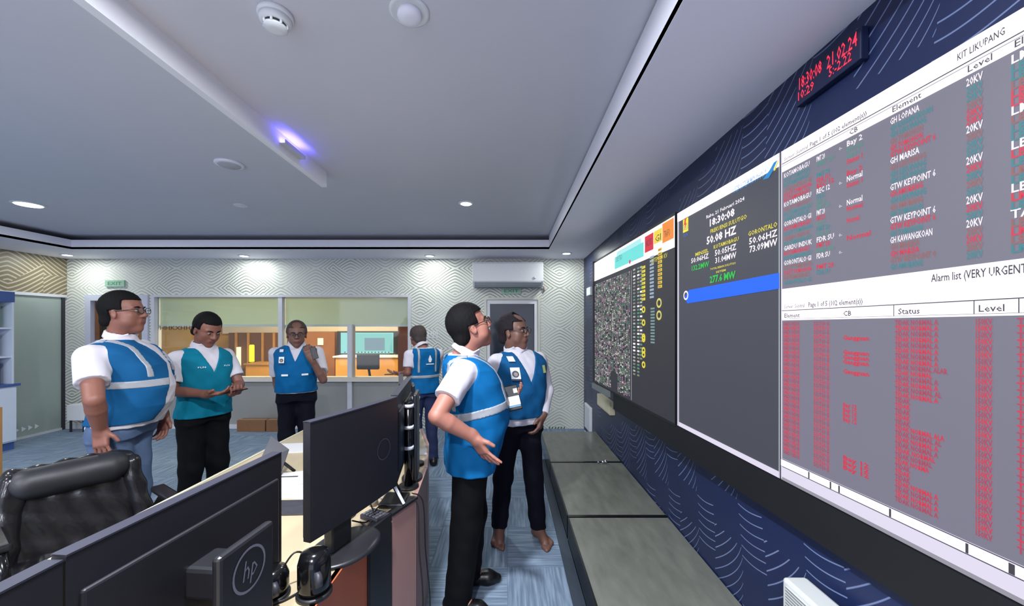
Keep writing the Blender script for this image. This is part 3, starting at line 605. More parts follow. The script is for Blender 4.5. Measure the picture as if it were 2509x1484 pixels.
for kx, s_ in enumerate(seq):
    z = 2.138-kx*pitch
    if z < 1.712: break
    m = {'W': LGT, 'T': TEAL, 'B': BRN, 'R': RED}[s_]; m1 = {'W': LGT, 'T': TEAL2, 'B': TEAL, 'R': RED}[s_]
    if s_ == 'W': nm, lv, el = wtxt[wi % 5]; wi += 1; cap = 0.0175; bo = 0.02
    else: nm, lv, el = RND.choice(names), '20KV', RND.choice(['LBS REC', 'LMR TAP', 'LBS TAP']); cap = 0.0160; bo = 0.03
    pl.text(RND.choice(['GARDU INDUK', 'SULUT TOMOHON', 'GORONTALO GI', 'KOTAMOBAGU']), cx_(1923), V(z), cap, m, 0.004, width=cx_(RND.choice((1986, 1990, 1992)))-cx_(1923), bold=bo)
    if RND.random() < 0.8: pl.text(RND.choice(['PMT 20', 'FDR SU', 'REC 12']), cx_(2003), V(z), cap, m1, 0.004, width=cx_(RND.choice((2024, 2036, 2046)))-cx_(2003), bold=bo)
    if s_ == 'W': pl.text('0-', cx_(2058), V(z), cap*0.6, LGT, 0.004)
    if RND.random() < 0.45: pl.text(RND.choice(['Normal', 'Bay 2', 'Status 1']), cx_(2077), V(z), cap, m1 if s_ != 'B' else RED, 0.004, width=cx_(RND.choice((2108, 2116, 2136)))-cx_(2077), bold=bo)
    pl.text(nm, cx_(2184), V(z), cap, m, 0.004, width=cx_(2184+len(nm)*8)-cx_(2184), bold=bo)
    pl.text(lv, cx_(2371), V(z), cap*1.05, m, 0.004, width=cx_(2412)-cx_(2371), bold=bo)
    pl.text(el, cx_(2480), V(z), cap*1.1, m, 0.004, bold=bo)
    pl.text('20 KV', cx_(2480)+0.17, V(z), cap, m, 0.004, bold=bo); pl.text(RND.choice(names), cx_(2480)+0.35, V(z), cap, m, 0.004, bold=bo)
z = 1.555; i = 0
lens = [14]*8+[17, 12, 14, 14, 15, 14]+[5]*5+[16, 15, 14, 14, 13, 12, 11]+[5]*3+[14]*7+[5]
while z > 1.045:
    m = RED if i % 2 else REDD
    pl.text('GARDU INDUK', cx_(1921), V(z), 0.0135, m, 0.004, width=cx_(1962)-cx_(1921), bold=0.035)
    pl.text('SULUTGO GI', cx_(1996), V(z), 0.0135, m, 0.004, width=cx_(2034)-cx_(1996), bold=0.035)
    if i in (3, 6, 7, 8, 10, 17, 18, 19, 20, 28, 29, 30): pl.text('Gangguan' if i < 17 else 'Bay 12', cx_(2068), V(z), 0.0135, RED, 0.004, width=(cx_(2132) if i < 17 or i > 27 else cx_(2102))-cx_(2068), bold=0.035)
    n_ = lens[i] if i < len(lens) else 12
    pl.text(('TIDAK NORMAL ALARM')[:n_], cx_(2196), V(z), 0.0135, m, 0.004, width=cx_(2196+n_*7.6)-cx_(2196), bold=0.035)
    pl.text('150KV', cx_(2392), V(z), 0.0140, m, 0.004, width=cx_(2436)-cx_(2392), bold=0.035)
    pl.text('TRAFO 2 URGENT', cx_(2496), V(z), 0.0140, m, 0.004, bold=0.035)
    z -= 0.0158; i += 1
pl.build('screen', dC, off=dC.location)
# black skirt under the displays
c = MB(); pts = [SO+SR*(uA0+0.62)-SN*0.005, SO+SR*uC1-SN*0.005, None, SO+SR*(uA0+0.62)-SN*0.06]
pts[2] = pts[1].copy(); pts[2].x = XR-0.002
c.prism([(q.x, q.y) for q in reversed(pts)], 0.775, 0.938); struct('trim_3', c, mat('skirt_black', (12, 13, 18), 0.6, ns=20, var=0.15))
# red digit clock above the displays
ck = empty('digit_clock', (XR-0.02, 1.45, 2.35), 'red glowing digit clock high on the navy wall above the displays', 'clock'); o = ck.location
def wl(px, py):   # point on the right wall
    Y = (XR-0.03)*FPX/(px-VPX); P = at(px, py, Y); return P
A, B = wl(1948, 235), wl(2108, 120)
MB().box(XR-0.028, XR-0.001, B[1], A[1], min(A[2], B[2])-0.03, max(A[2], B[2])+0.06).build('housing', mat('clock_black', (17, 28, 62), 0.5), ck, off=o, bev=0.004)
pl = Plane((XR-0.029, 0, 0), (0, -1, 0), (0, 0, 1)); RL = em((240, 50, 80), 1.3)
def tw(body, a, b, cap): pl.text(body, -a[1], a[2], cap, RL, 0.001, width=a[1]-b[1], bold=0.01)
tw('18:30:08', wl(1955, 223), wl(2013, 176), 0.045); tw('21.02.24', wl(2025, 170), wl(2100, 110), 0.045); tw('10:29', wl(1952, 250), wl(1994, 217), 0.032); tw('5:-2.22', wl(2030, 190), wl(2086, 146), 0.032)
pl.build('digits', ck, off=o)
# wall switches and boxes near the far corner
def wall_box(name, px0, px1, py0, py1, thick, m, label, cat):
    Y0 = (XR-thick)*FPX/(px0-VPX); Y1 = (XR-thick)*FPX/(px1-VPX); mY = (Y0+Y1)/2; s_ = FPX/mY
    z0 = EYE-(py1-HOR)/s_; z1 = EYE-(py0-HOR)/s_; r = empty(name, (XR, mY, z0), label, cat)
    MB().box(XR-thick, XR-0.001, Y1, Y0, z0, z1).build('casing', m, r, off=r.location, bev=0.003); return r, Y0, Y1, z0, z1
r, Y0, Y1, z0, z1 = wall_box('switch_box', 1432, 1446, 992, 1052, 0.03, WHITEP, 'tall narrow white box on the navy wall by the far corner', 'box')
MB().box(XR-0.034, XR-0.03, Y1+0.03, Y0-0.03, z0+0.02, z1-0.02).build('cover', mat('pale_grey_plastic', (206, 212, 220), 0.4), r, off=r.location)
r, Y0, Y1, z0, z1 = wall_box('socket', 1432, 1441, 1060, 1073, 0.015, WHITEP, 'small white socket on the navy wall under the tall narrow box', 'socket')
MB().box(XR-0.017, XR-0.015, (Y0+Y1)/2-0.03, (Y0+Y1)/2+0.03, z0+0.02, z1-0.02).build('insert', DGREY, r, off=r.location)
r, Y0, Y1, z0, z1 = wall_box('wall_light', 1437, 1446, 704, 724, 0.04, WHITEP, 'small white box high on the navy wall beside the furthest display', 'box')
MB().box(XR-0.044, XR-0.04, Y1+0.02, Y0-0.02, z0+0.01, z1-0.01).build('lens', em((214, 226, 244), 1.2), r, off=r.location)
r, Y0, Y1, z0, z1 = wall_box('junction_box', 1463, 1494, 974, 1003, 0.06, mat('cream_plastic', (190, 186, 160), 0.5, ns=20), 'cream junction box on the navy wall under the furthest display', 'box')
MB().box(XR-0.063, XR-0.06, Y1+0.02, Y0-0.02, z0+0.02, z1-0.02).build('lid', mat('cream_lid', (206, 200, 172), 0.5), r, off=r.location)
# ---------------------------------------------------------------- low glossy plinth units along the navy wall
STN = bpy.data.materials.new('polished_grey_stone'); STN.use_nodes = True; g = NG(STN); x, y, z = g.xyz()
nn = g.noise(1.0, 4.0, g.comb(g.m('MULTIPLY', x, 14.0), g.m('MULTIPLY', y, 4.0), 0.0))
g.L.new(g.mix(nn, L3((84, 86, 80)), L3((126, 128, 118))), g.b.inputs['Base Color']); g.b.inputs['Roughness'].default_value = 0.22
XE = 0.44; ys = [5.10, 3.93, 2.80, 1.67, 0.54, -0.6]
lbl = ['low stone topped plinth unit furthest down the navy wall, in the corner', 'low stone topped plinth unit beside the barefoot man', 'low stone topped plinth unit nearest in front, with the white louvred box standing on its far end', 'low stone topped plinth unit under the nearest display']
lbl = ['low stone topped plinth unit at the far end of the navy wall', 'low stone topped plinth unit second from the far end of the navy wall', 'low stone topped plinth unit third from the far end of the navy wall', 'low stone topped plinth unit nearest in view, under the nearest display', 'low plinth unit below the nearest display']
for i in range(4):
    y1, y0 = ys[i], ys[i+1]
    pu = empty('plinth_unit', (0.8, (y0+y1)/2, 0), lbl[i], 'plinth', 'low stone topped plinth units along the navy wall'); o = pu.location
    MB().box(XE+0.02, XR-0.005, y0+0.03, y1-0.005, 0, 0.145).build('body', mat('plinth_black', (16, 18, 22), 0.45, ns=30), pu, off=o)
    MB().box(XE+0.006, XR-0.005, y0+0.035, y1-0.002, 0.145, 0.173).build('top', STN, pu, off=o, bev=0.003)
    c = MB(); c.box(XE, XR-0.005, y0+0.003, y0+0.033, 0.0, 0.176); c.box(XE-0.004, XE+0.006, y0+0.033, y1-0.002, 0.0, 0.174); c.build('edge_strip', BLACKG, pu, off=o)
struct('trim_4', MB().box(XE-0.075, XE-0.006, 0.2, 4.5, 0.001, 0.012), mat('floor_strip_dark', (52, 62, 74), 0.6, ns=20))
for i, (q, r_) in enumerate(((1466, 0.012), (1477, 0.014), (1484, 0.017))):
    p = at(q, 1134, 3.90); thing1('castor', MB().lathe([(0.001, -r_), (r_*0.8, -r_*0.6), (r_, 0), (r_*0.8, r_*0.6), (0.001, r_)], (p[0], p[1], 0.177+r_), 16), mat('chrome', (210, 206, 216), 0.15, 1.0), ('smallest', 'middle', 'largest')[i]+' shiny knob in the row on the second plinth seam by the navy wall', 'knob', (p[0], p[1], 0.177), 'shiny knobs on the plinth seam')
# white louvred box standing on the plinth
pp = empty('louvred_heater', (1.05, 1.2, 0.176), 'white finely louvred box standing on the plinth under the nearest display', 'heater'); o = pp.location
ztp = 0.615
c = MB(); c.box(1.03, 1.12, 0.55, 1.455, 0.18, ztp); c.build('casing', mat('heater_grey_white', (196, 198, 196), 0.5, ns=20, var=0.03), pp, off=o, bev=0.012)
m = bpy.data.materials.new('louvre_lines'); m.use_nodes = True; g = NG(m); x, y, z = g.xyz()
l_ = g.m('LESS_THAN', g.m('FRACT', g.m('MULTIPLY', z, 90.0)), 0.42); g.L.new(g.mix(l_, L3((190, 192, 188)), L3((110, 114, 114))), g.b.inputs['Base Color']); g.b.inputs['Roughness'].default_value = 0.5
MB().box(1.024, 1.031, 0.60, 1.43, 0.22, ztp-0.02).build('grille', m, pp, off=o, bev=0.002)
# ---------------------------------------------------------------- console desk
DT = 0.75
DESK = mat('desk_laminate', (176, 160, 130), 0.4, ns=5, var=0.07); ORG = mat('terracotta_panel', (188, 98, 62), 0.45, ns=6, var=0.06); PNK = mat('rose_grey_panel', (158, 120, 112), 0.45, ns=6, var=0.06)
dk = empty('console_desk', (-1.05, 1.3, 0), 'long pale console desk with terracotta front panels under the monitors', 'desk'); o = dk.location
front = [(-0.56, -0.6), (-0.545, 1.50), (-0.51, 1.64), (-0.445, 1.80), (-0.47, 2.2), (-0.55, 2.65), (-0.68, 3.05)]
poly = [(-1.56, 3.1), (-1.56, -0.6)]+front
MB().prism(poly, DT-0.03, DT).build('desktop', DESK, dk, off=o, bev=0.004)
MB().box(-1.575, -1.56, -0.6, 3.1, DT-0.035, DT+0.004).build('edge_strip', mat('pale_edge', (204, 196, 170), 0.3), dk, off=o)
def wallseg(mb, p, q, t, z0, z1):
    p = Vector((*p, 0)); q = Vector((*q, 0)); d = (q-p).normalized(); n = Vector((d.y, -d.x, 0))
    P = [p, q, q-n*t, p-n*t]; mb.prism([(a.x, a.y) for a in P], z0, z1); return mb
wallseg(MB(), (-0.555, -0.6), (-0.548, 1.06), 0.02, 0.0, DT-0.0).build('front_panel', ORG, dk, off=o)
wallseg(MB(), (-0.548, 1.066), (-0.543, 1.50), 0.02, 0.0, DT-0.0).build('front_panel', ORG, dk, off=o)
wallseg(MB(), (-0.425, 1.80), (-0.455, 2.2), 0.02, 0.0, DT).build('front_panel', PNK, dk, off=o)
wallseg(MB(), (-0.487, 1.645), (-0.427, 1.795), 0.02, 0.0, DT-0.001).build('front_panel', PNK, dk, off=o)
c = wallseg(MB(), (-0.455, 2.21), (-0.535, 2.65), 0.02, 0.0, DT); wallseg(c, (-0.535, 2.65), (-0.665, 3.05), 0.02, 0, DT); c.build('front_panel', PNK, dk, off=o)
c = MB(); c.prism([(-0.565, 1.503), (-0.53, 1.503), (-0.488, 1.63), (-0.523, 1.64)], 0.0, DT+0.012); c.prism([(-0.515, 1.642), (-0.482, 1.635), (-0.415, 1.80), (-0.45, 1.81)], DT+0.0005, DT+0.012); c.build('corner_post', BLACK, dk, off=o)
c = MB(); c.box(-1.54, -1.50, -0.55, 3.05, 0.0, DT-0.03); c.build('rear_panel', DESK, dk, off=o)
# ---------------------------------------------------------------- monitors
MON = mat('monitor_back', (22, 21, 28), 0.5, ns=40, var=0.1); MON2 = mat('monitor_stand', (30, 30, 34), 0.38, ns=40, var=0.15); RINGM = mat('logo_grey', (120, 120, 128), 0.3)
def monitor(p0, p1, ztop, h, label, tilt=0.0, stand=True, logo=True, curve=0.0, st_u=0.5, col_off=0.10, seam=True, ctop=0.90, br=1.0):
    """p0, p1: ends of the panel in plan; the back faces the video wall"""
    p0 = Vector((*p0, 0)); p1 = Vector((*p1, 0)); d = (p1-p0); W = d.length; a = math.atan2(d.y, d.x); ctr = (p0+p1)/2
    r = empty('monitor', (ctr.x, ctr.y, DT), label, 'monitor', 'monitors on the console desk', rz=a)
    # local: x along the panel, -y is the back's side (towards the video wall)
    z1 = ztop-DT; z0 = z1-h; n = 12
    c = MB(); f = MB(); b = MB()
    def yy(x): return -curve*(1-(2*x/W)**2)
    for i in range(n):
        xa_, xb_ = -W/2+W*i/n, -W/2+W*(i+1)/n; ya, yb = yy(xa_), yy(xb_)
        c.add([(xa_, ya-0.028, z0), (xb_, yb-0.028, z0), (xb_, yb, z0), (xa_, ya, z0), (xa_, ya-0.028, z1), (xb_, yb-0.028, z1), (xb_, yb, z1), (xa_, ya, z1)],
              [(0, 3, 2, 1), (4, 5, 6, 7), (0, 1, 5, 4), (2, 3, 7, 6)]+([(3, 0, 4, 7)] if i == 0 else [])+([(1, 2, 6, 5)] if i == n-1 else []))
        f.add([(xa_, ya+0.001, z0+0.012), (xb_, yb+0.001, z0+0.012), (xb_, yb+0.001, z1-0.006), (xa_, ya+0.001, z1-0.006)], [(3, 2, 1, 0)])
        b.add([(xa_, ya-0.029, z1-0.0025), (xb_, yb-0.029, z1-0.0025), (xb_, yb+0.002, z1-0.0025), (xa_, ya+0.002, z1-0.0025), (xa_, ya-0.029, z1+0.001), (xb_, yb-0.029, z1+0.001), (xb_, yb+0.002, z1+0.001), (xa_, ya+0.002, z1+0.001)],
              [(0, 3, 2, 1), (4, 5, 6, 7), (0, 1, 5, 4), (2, 3, 7, 6), (3, 0, 4, 7), (1, 2, 6, 5)])
    c.build('housing', MON, r); f.build('screen', mat('screen_lit', (20, 20, 24), 0.2), r); b.build('top_edge', mat('edge_grey', (42, 42, 54), 0.45), r)
    if seam:
        k = MB(); k.box(-W/2+0.02, W/2-0.02, -curve*0.8-0.036, -curve*0.6-0.02, z0+h*0.10, z0+h*0.80); k.build('rear_shell', MON, r, bev=0.005)
    if stand == 'low':
        MB().box(-W/2+W*0.22, -W/2+W*0.42, -0.020, 0.02, 0.012, z0+0.06).build('neck', MON2, r, bev=0.006)
        MB().lathe([(0.12, 0), (0.12, 0.008), (0.11, 0.013), (0.02, 0.014)], (0, 0, 0), 40, Matrix.Translation((-W/2+W*0.36, -0.015, 0.0005)) @ Matrix.Diagonal((1.2, 0.9, 1, 1))).build('base', MON2, r)
    elif stand:
        xs = -W/2+W*st_u
        MB().box(xs-0.045, xs+0.045, -col_off+0.0, -0.03-curve, z0+h*0.38, z0+h*0.58).build('mount', MON2, r, bev=0.01)
        co = MB().box(xs-0.085, xs+0.085, -col_off-0.022, -col_off, 0.012, z0+h*ctop).build('stand_column', MON2, r, bev=0.008)
        MB().lathe([(0.135, 0), (0.135, 0.008), (0.125, 0.013), (0.02, 0.014)], (0, 0, 0), 40, Matrix.Translation((xs, -0.06, 0)) @ Matrix.Diagonal((1.15*br, 0.8*br, 1, 1))).build('base', MON2, r)
        if logo:
            pl = Plane((xs, -col_off-0.0228, z0+h*(ctop-0.20)), (1, 0, 0), (0, 0, 1))
            pl.ring(0, 0, 0.046, 0.052, RINGM, 0.0, 32); pl.text('hp', 0, -0.020, 0.045, RINGM, 0.0, width=0.05, align='c', shear=0.25); pl.build('logo', co)
    return r
monitor((-0.80, 0.02), (-0.790, 0.665), 1.150, 0.37, 'black monitor nearest the lens, only its back and top edge in view', stand=False, st_u=0.5)
monitor((-0.790, 0.672), (-0.740, 1.225), 1.155, 0.37, 'black monitor with round logo on its stand, second from the lens', st_u=0.47, col_off=0.135, ctop=0.72)
monitor((-0.655, 1.245), (-0.505, 1.70), 1.245, 0.385, 'black monitor standing highest in the middle of the desk, papers to its left', st_u=0.30, col_off=0.07, logo=False, curve=0.008, seam=False, stand='low')
monitor((-0.515, 1.72), (-0.60, 2.30), 1.245, 0.385, 'black monitor seen nearly edge on beyond the central one', st_u=0.55, col_off=0.07, logo=False, br=0.5)
monitor((-0.66, 2.36), (-0.80, 2.86), 1.20, 0.37, 'black monitor at the far end of the desk, almost hidden behind the edge-on one', st_u=0.5, col_off=0.08, logo=False, br=0.6)
# faint round emblem on the central monitor's back is the same ring mark
m3 = [q for q in bpy.data.objects if q.get('label', '').startswith('black monitor standing highest')][0]
pl = Plane((0.13, -0.0295-0.008, 0.30), (1, 0, 0), (0, 0, 1)); pl.ring(0, 0, 0.040, 0.0425, mat('faint_ring', (70, 70, 84), 0.4), 0.0, 32); pl.build('logo', m3)
# clips and uprights of the far monitors' arm
for i, (px, py0, py1, Y, dx) in enumerate(((1001, 985, 1215, 1.93, 0.014), (1018, 968, 1150, 2.25, 0.014))):
    A = at(px, py0, Y); p = empty('clamp_post', (A[0], A[1], DT), ('black upright pole', 'thinner black upright pole')[i]+(' with white clamps in front of the edge-on monitor', ' with white clamps behind the first pole at the desk rim')[i], 'post', 'upright poles with clamps at the desk rim'); o = p.location
    MB().tube([(A[0], A[1], DT+0.012), (A[0], A[1], A[2])], 0.021-0.006*i, 16).build('pole', BLACKG, p, off=o)
    MB().lathe([(0.05, 0), (0.05, 0.012)], (A[0], A[1], DT+0.0005), 20).build('base', BLACK, p, off=o)
    for k, fz in enumerate((0.99, 0.74, 0.50)): MB().lathe([(0.026, 0), (0.026, 0.016)], (A[0], A[1], DT+(A[2]-DT)*fz-0.02), 16).build('clamp', ALU, p, off=o)
# leaning tablet on its dock
A = at(985, 1222, 1.76); B = at(930, 1105, 1.76)
tb = empty('desk_phone', (A[0]-0.03, 1.76, DT), 'thin black tablet leaning on a dock at the desk corner', 'tablet'); o = tb.location
dirv = Vector((B[0]-A[0], 0, B[2]-A[2])); L_ = dirv.length; a_ = math.atan2(dirv.x, dirv.z)
Mx = Matrix.Translation((A[0], 1.76, DT+0.02)) @ Matrix.Rotation(0.35, 4, 'Z') @ Matrix.Rotation(a_, 4, 'Y')
MB().box(-0.008, 0.008, -0.06, 0.06, 0, L_, Mx).build('tablet_body', BLACKG, tb, off=o, bev=0.003)
MB().box(-0.002, 0.0095, -0.0605, -0.055, 0, L_, Mx).build('edge', ALU, tb, off=o)
MB().box(A[0]-0.09, A[0]+0.02, 1.70, 1.83, DT, DT+0.022).build('dock', BLACK, tb, off=o, bev=0.006)
tb.name = 'tablet_on_dock'
# keypad / calculator
A = at(945, 1222, 1.70); kp = empty('calculator', (A[0], A[1]-0.02, DT), 'small dark calculator lying on the desk beside the leaning tablet', 'calculator'); o = kp.location
Mx = Matrix.Translation((A[0]-0.02, 1.62, DT+0.012)) @ Matrix.Rotation(-0.5, 4, 'Z')
MB().box(-0.05, 0.05, -0.035, 0.035, -0.011, 0.008, Mx).build('body', DGREY, kp, off=o, bev=0.003); c = MB()
for i in range(5):
    for j in range(3): c.box(-0.042+i*0.018, -0.030+i*0.018, -0.028+j*0.019, -0.015+j*0.019, 0.008, 0.011, Mx)
kq = c.build('keys', mat('key_grey', (120, 120, 124), 0.5), kp, off=o)
# two black rounded desk speakers
def desk_speaker(px, pyb, h, Y, label, sc_=1.0):
    A = at(px, pyb, Y); r = empty('desk_speaker', (A[0], A[1], DT), label, 'speaker', 'black desk speakers'); o = r.location
    MB().lathe([(0.040*sc_, 0.010), (0.046*sc_, 0.03), (0.046*sc_, h*0.72), (0.038*sc_, h*0.93), (0.015*sc_, h), (0.001, h)], o, 28).build('body', BLACKG, r, off=o)
    MB().lathe([(0.05*sc_, 0.0005), (0.05*sc_, 0.010), (0.044*sc_, 0.012)], o, 28).build('base', BLACK, r, off=o)
    Mx = Matrix.Translation((A[0]+0.030*sc_, A[1]-0.034*sc_, DT+h*0.5)) @ Matrix.Rotation(0.85, 4, 'Z') @ Matrix.Rotation(PI/2, 4, 'Y')
    MB().lathe([(0.022*sc_, -0.012), (0.022*sc_, 0.003), (0.017*sc_, 0.004)], (0, 0, 0), 20, Mx).build('driver', DGREY, r, off=o)
desk_speaker(770, 1460, 0.135, 1.16, 'taller black rounded speaker on the desk edge beside the terracotta panel')
desk_speaker(668, 1467, 0.088, 1.15, 'shorter black rounded speaker beside the logo stand, lower in front', 0.95)
# papers, folders, keyboard, mouse, board
PAP = mat('paper_white', (198, 196, 194), 0.7, ns=20, var=0.04)
def sheet(px, py, w_, l_, rot, z, m, name, label, cat, th=0.003, group=None):
    Y = FPX*(EYE-DT)/(py-HOR); A = at(px, py, Y); Mx = Matrix.Translation((A[0], A[1], DT+z)) @ Matrix.Rotation(rot, 4, 'Z')
    return thing1(name, MB().box(-w_/2, w_/2, -l_/2, l_/2, 0, th, Mx), m, label, cat, (A[0], A[1], DT+z), group)
pg = 'paper stacks on the desk between the monitors'
sheet(706, 1175, 0.22, 0.16, 0.3, 0.0005, PAP, 'paper_stack', 'stack of white papers on the desk, second from the front', 'papers', 0.012, pg)
sheet(712, 1205, 0.26, 0.14, -0.1, 0.0005, mat('paper_grey', (190, 190, 192), 0.6, ns=60, var=0.25), 'paper_stack', 'greyish printed papers nearest the front between the two monitors', 'papers', 0.008, pg)
sheet(722, 1098, 0.24, 0.20, 0.15, 0.0005, PAP, 'paper_stack', 'white papers furthest back on the desk beside the tilted black board', 'papers', 0.006, pg)
sheet(705, 1246, 0.20, 0.13, 0.05, 0.0005, mat('folder_black', (52, 52, 58), 0.3, ns=30, var=0.5), 'document_folder', 'dark glossy folder on the desk below the papers', 'folder', 0.010)
sheet(1018, 1108, 0.14, 0.12, 0.2, 0.0005, PAP, 'paper_stack', 'small white papers on the desk beyond the upright poles', 'papers', 0.006, pg)
sheet(590, 1235, 0.13, 0.36, 0.0, 0.0005, BLACK, 'keyboard', 'black keyboard on the desk behind the logo monitor', 'keyboard', 0.018)
# tilted dark board
A = at(672, 1112, 2.05); bd = empty('document_stand', (A[0], 2.05, DT), 'dark grey board tilted on a small stand at the desk back edge', 'board'); o = bd.location
P0 = [at(632, 1138, 2.02), at(686, 1162, 2.02), at(708, 1100, 2.14), at(664, 1068, 2.14)]
nrm = Vector(P0[1]-P0[0]).cross(Vector(P0[3]-P0[0])).normalized()*0.012
c = MB(); c.add([tuple(p) for p in P0]+[tuple(Vector(p)-nrm) for p in P0], [(0, 1, 2, 3), (7, 6, 5, 4), (0, 4, 5, 1), (1, 5, 6, 2), (2, 6, 7, 3), (3, 7, 4, 0)]); c.build('board', DGREY, bd, off=o)
c = MB(); e1 = (Vector(P0[0])+Vector(P0[1]))/2; e2 = (Vector(P0[2])+Vector(P0[3]))/2
c.tube([e1, (e1.x+0.02, e1.y, DT+0.01)], 0.012); c.tube([(e1+e2)/2, (e1.x+0.08, e1.y+0.10, DT+0.01)], 0.008); c.tube([(e1.x-0.06, e1.y, DT+0.008), (e1.x+0.14, e1.y+0.02, DT+0.008)], 0.008); c.build('stand', BLACK, bd, off=o)
# round dark mat/base on the desk and mouse
A = at(858, 1315, 1.47); 0 and thing1('round_base', MB().lathe([(0.12, 0.0005), (0.12, 0.008), (0.10, 0.014), (0.001, 0.015)], (0, 0, 0), 36, Matrix.Translation((A[0]+0.0, 1.43, DT)) @ Matrix.Diagonal((0.85, 1.15, 1, 1))), MON2, 'dark oval plate lying on the desk behind the terracotta panel', 'stand base', (A[0], 1.43, DT))
A = at(848, 1262, 1.62); ms = empty('mouse', (A[0], 1.64, DT), 'black mouse on the desk above the dark oval plate', 'mouse'); o = ms.location
MB().lathe([(0.034, 0.0005), (0.036, 0.012), (0.026, 0.028), (0.001, 0.034)], (0, 0, 0), 24, Matrix.Translation(o) @ Matrix.Diagonal((0.85, 1.4, 1, 1))).build('shell', BLACKG, ms, off=o); MB().lathe([(0.008, 0.0), (0.008, 0.006)], (o.x, o.y-0.02, DT+0.029), 10).build('wheel', DGREY, ms, off=o)
# small clutter
for i, (px, py, cc, s1, lb, nm) in enumerate(((893, 1236, (196, 192, 186), 0.026, 'small pale cup on the desk left of the calculator', 'cup'), (915, 1238, (150, 140, 130), 0.022, 'small brownish tub on the desk near the leaning tablet', 'tub'))):
    Y = FPX*0.8/(py-HOR); A = at(px, py, Y); c_ = empty(nm, (A[0], A[1], DT), lb, nm); MB().lathe([(s1*0.8, 0.0005), (s1, 0.045), (s1*0.9, 0.045), (s1*0.7, 0.006)], c_.location, 20).build('wall', mat(nm+'_plastic', cc, 0.4), c_, off=c_.location)
    c = MB(); c.tube([(A[0]+s1, A[1], DT+0.035), (A[0]+s1+0.014, A[1], DT+0.03), (A[0]+s1+0.014, A[1], DT+0.016), (A[0]+s1, A[1], DT+0.012)], 0.003, 6); c.build('handle', mat(nm+'_plastic', cc, 0.4), c_, off=c_.location)
def cable(pts, r, label, m=BLACK):
    c = []
    P = [Vector([float(v) for v in p]) for p in pts]
    for i in range(len(P)-1):
        p0 = P[max(i-1, 0)]; p1 = P[i]; p2 = P[i+1]; p3 = P[min(i+2, len(P)-1)]
        for k in range(8):
            t = k/8; c.append(0.5*((2*p1)+(p2-p0)*t+(2*p0-5*p1+4*p2-p3)*t*t+(3*p1-p0-3*p2+p3)*t**3))
    c.append(P[-1]); thing1('cable', MB().tube(c, r, 6), m, label, 'cable', P[0], 'black cables around the console')
cable([(-0.44, 1.78, DT+0.02), (-0.41, 1.78, DT-0.03), (-0.395, 1.74, 0.55), (-0.37, 1.70, 0.35), (-0.38, 1.66, 0.12), (-0.41, 1.6, 0.008), (-0.45, 1.5, 0.008)], 0.0035, 'black cable hanging down the desk front to the carpet, longest of them')
cable([(-0.45, 1.83, DT+0.015), (-0.405, 1.86, DT-0.04), (-0.40, 1.9, 0.45), (-0.385, 1.93, 0.2), (-0.38, 1.88, 0.008), (-0.37, 1.75, 0.008)], 0.003, 'thin black cable hanging beside the longest one on the desk front')
cable([(-0.62, 1.24, DT+0.06), (-0.66, 1.2, DT+0.10), (-0.70, 1.17, DT+0.02), (-0.66, 1.12, DT+0.006), (-0.60, 1.20, DT+0.006)], 0.003, 'looped black cable between the logo monitor and the taller speaker')
cable([(-0.60, 1.50, DT+0.05), (-0.57, 1.58, DT+0.006), (-0.55, 1.66, DT+0.03), (-0.52, 1.72, DT+0.006), (-0.49, 1.78, DT+0.006)], 0.003, 'black cable lying tangled under the central monitor')
cable([(-0.58, 1.62, DT+0.08), (-0.55, 1.60, DT+0.02), (-0.56, 1.54, DT+0.006), (-0.60, 1.58, DT+0.006)], 0.003, 'short curled black cable above the dark oval plate')
# ---------------------------------------------------------------- cabinet at the left edge
cbw = mat('cabinet_white', (206, 216, 232), 0.45, ns=6, var=0.03); cbb = mat('cabinet_blue', (62, 88, 148), 0.45, ns=6, var=0.08)
cb = empty('storage_cabinet', (-6.42, 4.4, 0), 'white and blue cabinet with open shelves over a white door, at the frosted partition', 'cabinet'); o = cb.location
cx0, cx1, cy0, cy1 = -6.62, -6.26, 3.6, 4.92
MB().box(cx0, cx1+0.03, cy0, cy1, 0.10, 0.80).build('lower_body', cbw, cb, off=o, bev=0.004)
MB().box(cx0, cx1, cy0, cy1, 0.0, 0.10).build('plinth', cbb, cb, off=o)
MB().box(cx0, cx1+0.05, cy0, cy1+0.03, 0.80, 0.83).build('worktop', cbb, cb, off=o)
c = MB(); c.box(cx0, cx0+0.02, cy0, cy1, 0.83, 1.99); c.box(cx0+0.02, cx1, cy1-0.02, cy1, 0.83, 1.99); c.box(cx0+0.02, cx1, cy0, cy0+0.02, 0.83, 1.99); c.build('upper_body', cbw, cb, off=o)
MB().box(cx0, cx1+0.005, cy0, cy1+0.005, 1.86, 1.99).build('header', cbb, cb, off=o)
for zz in (1.16, 1.52): MB().box(cx0+0.02, cx1-0.005, cy0+0.02, cy1-0.02, zz, zz+0.02).build('shelf', cbw, cb, off=o)
d = MB().box(cx1+0.03, cx1+0.045, cy1-0.46, cy1-0.01, 0.12, 0.78).build('door', cbw, cb, off=o, bev=0.002); MB().box(cx1+0.045, cx1+0.06, cy1-0.44, cy1-0.42, 0.55, 0.67).build('handle', ALU, d, off=None).location = (-o.x, -o.y, 0)
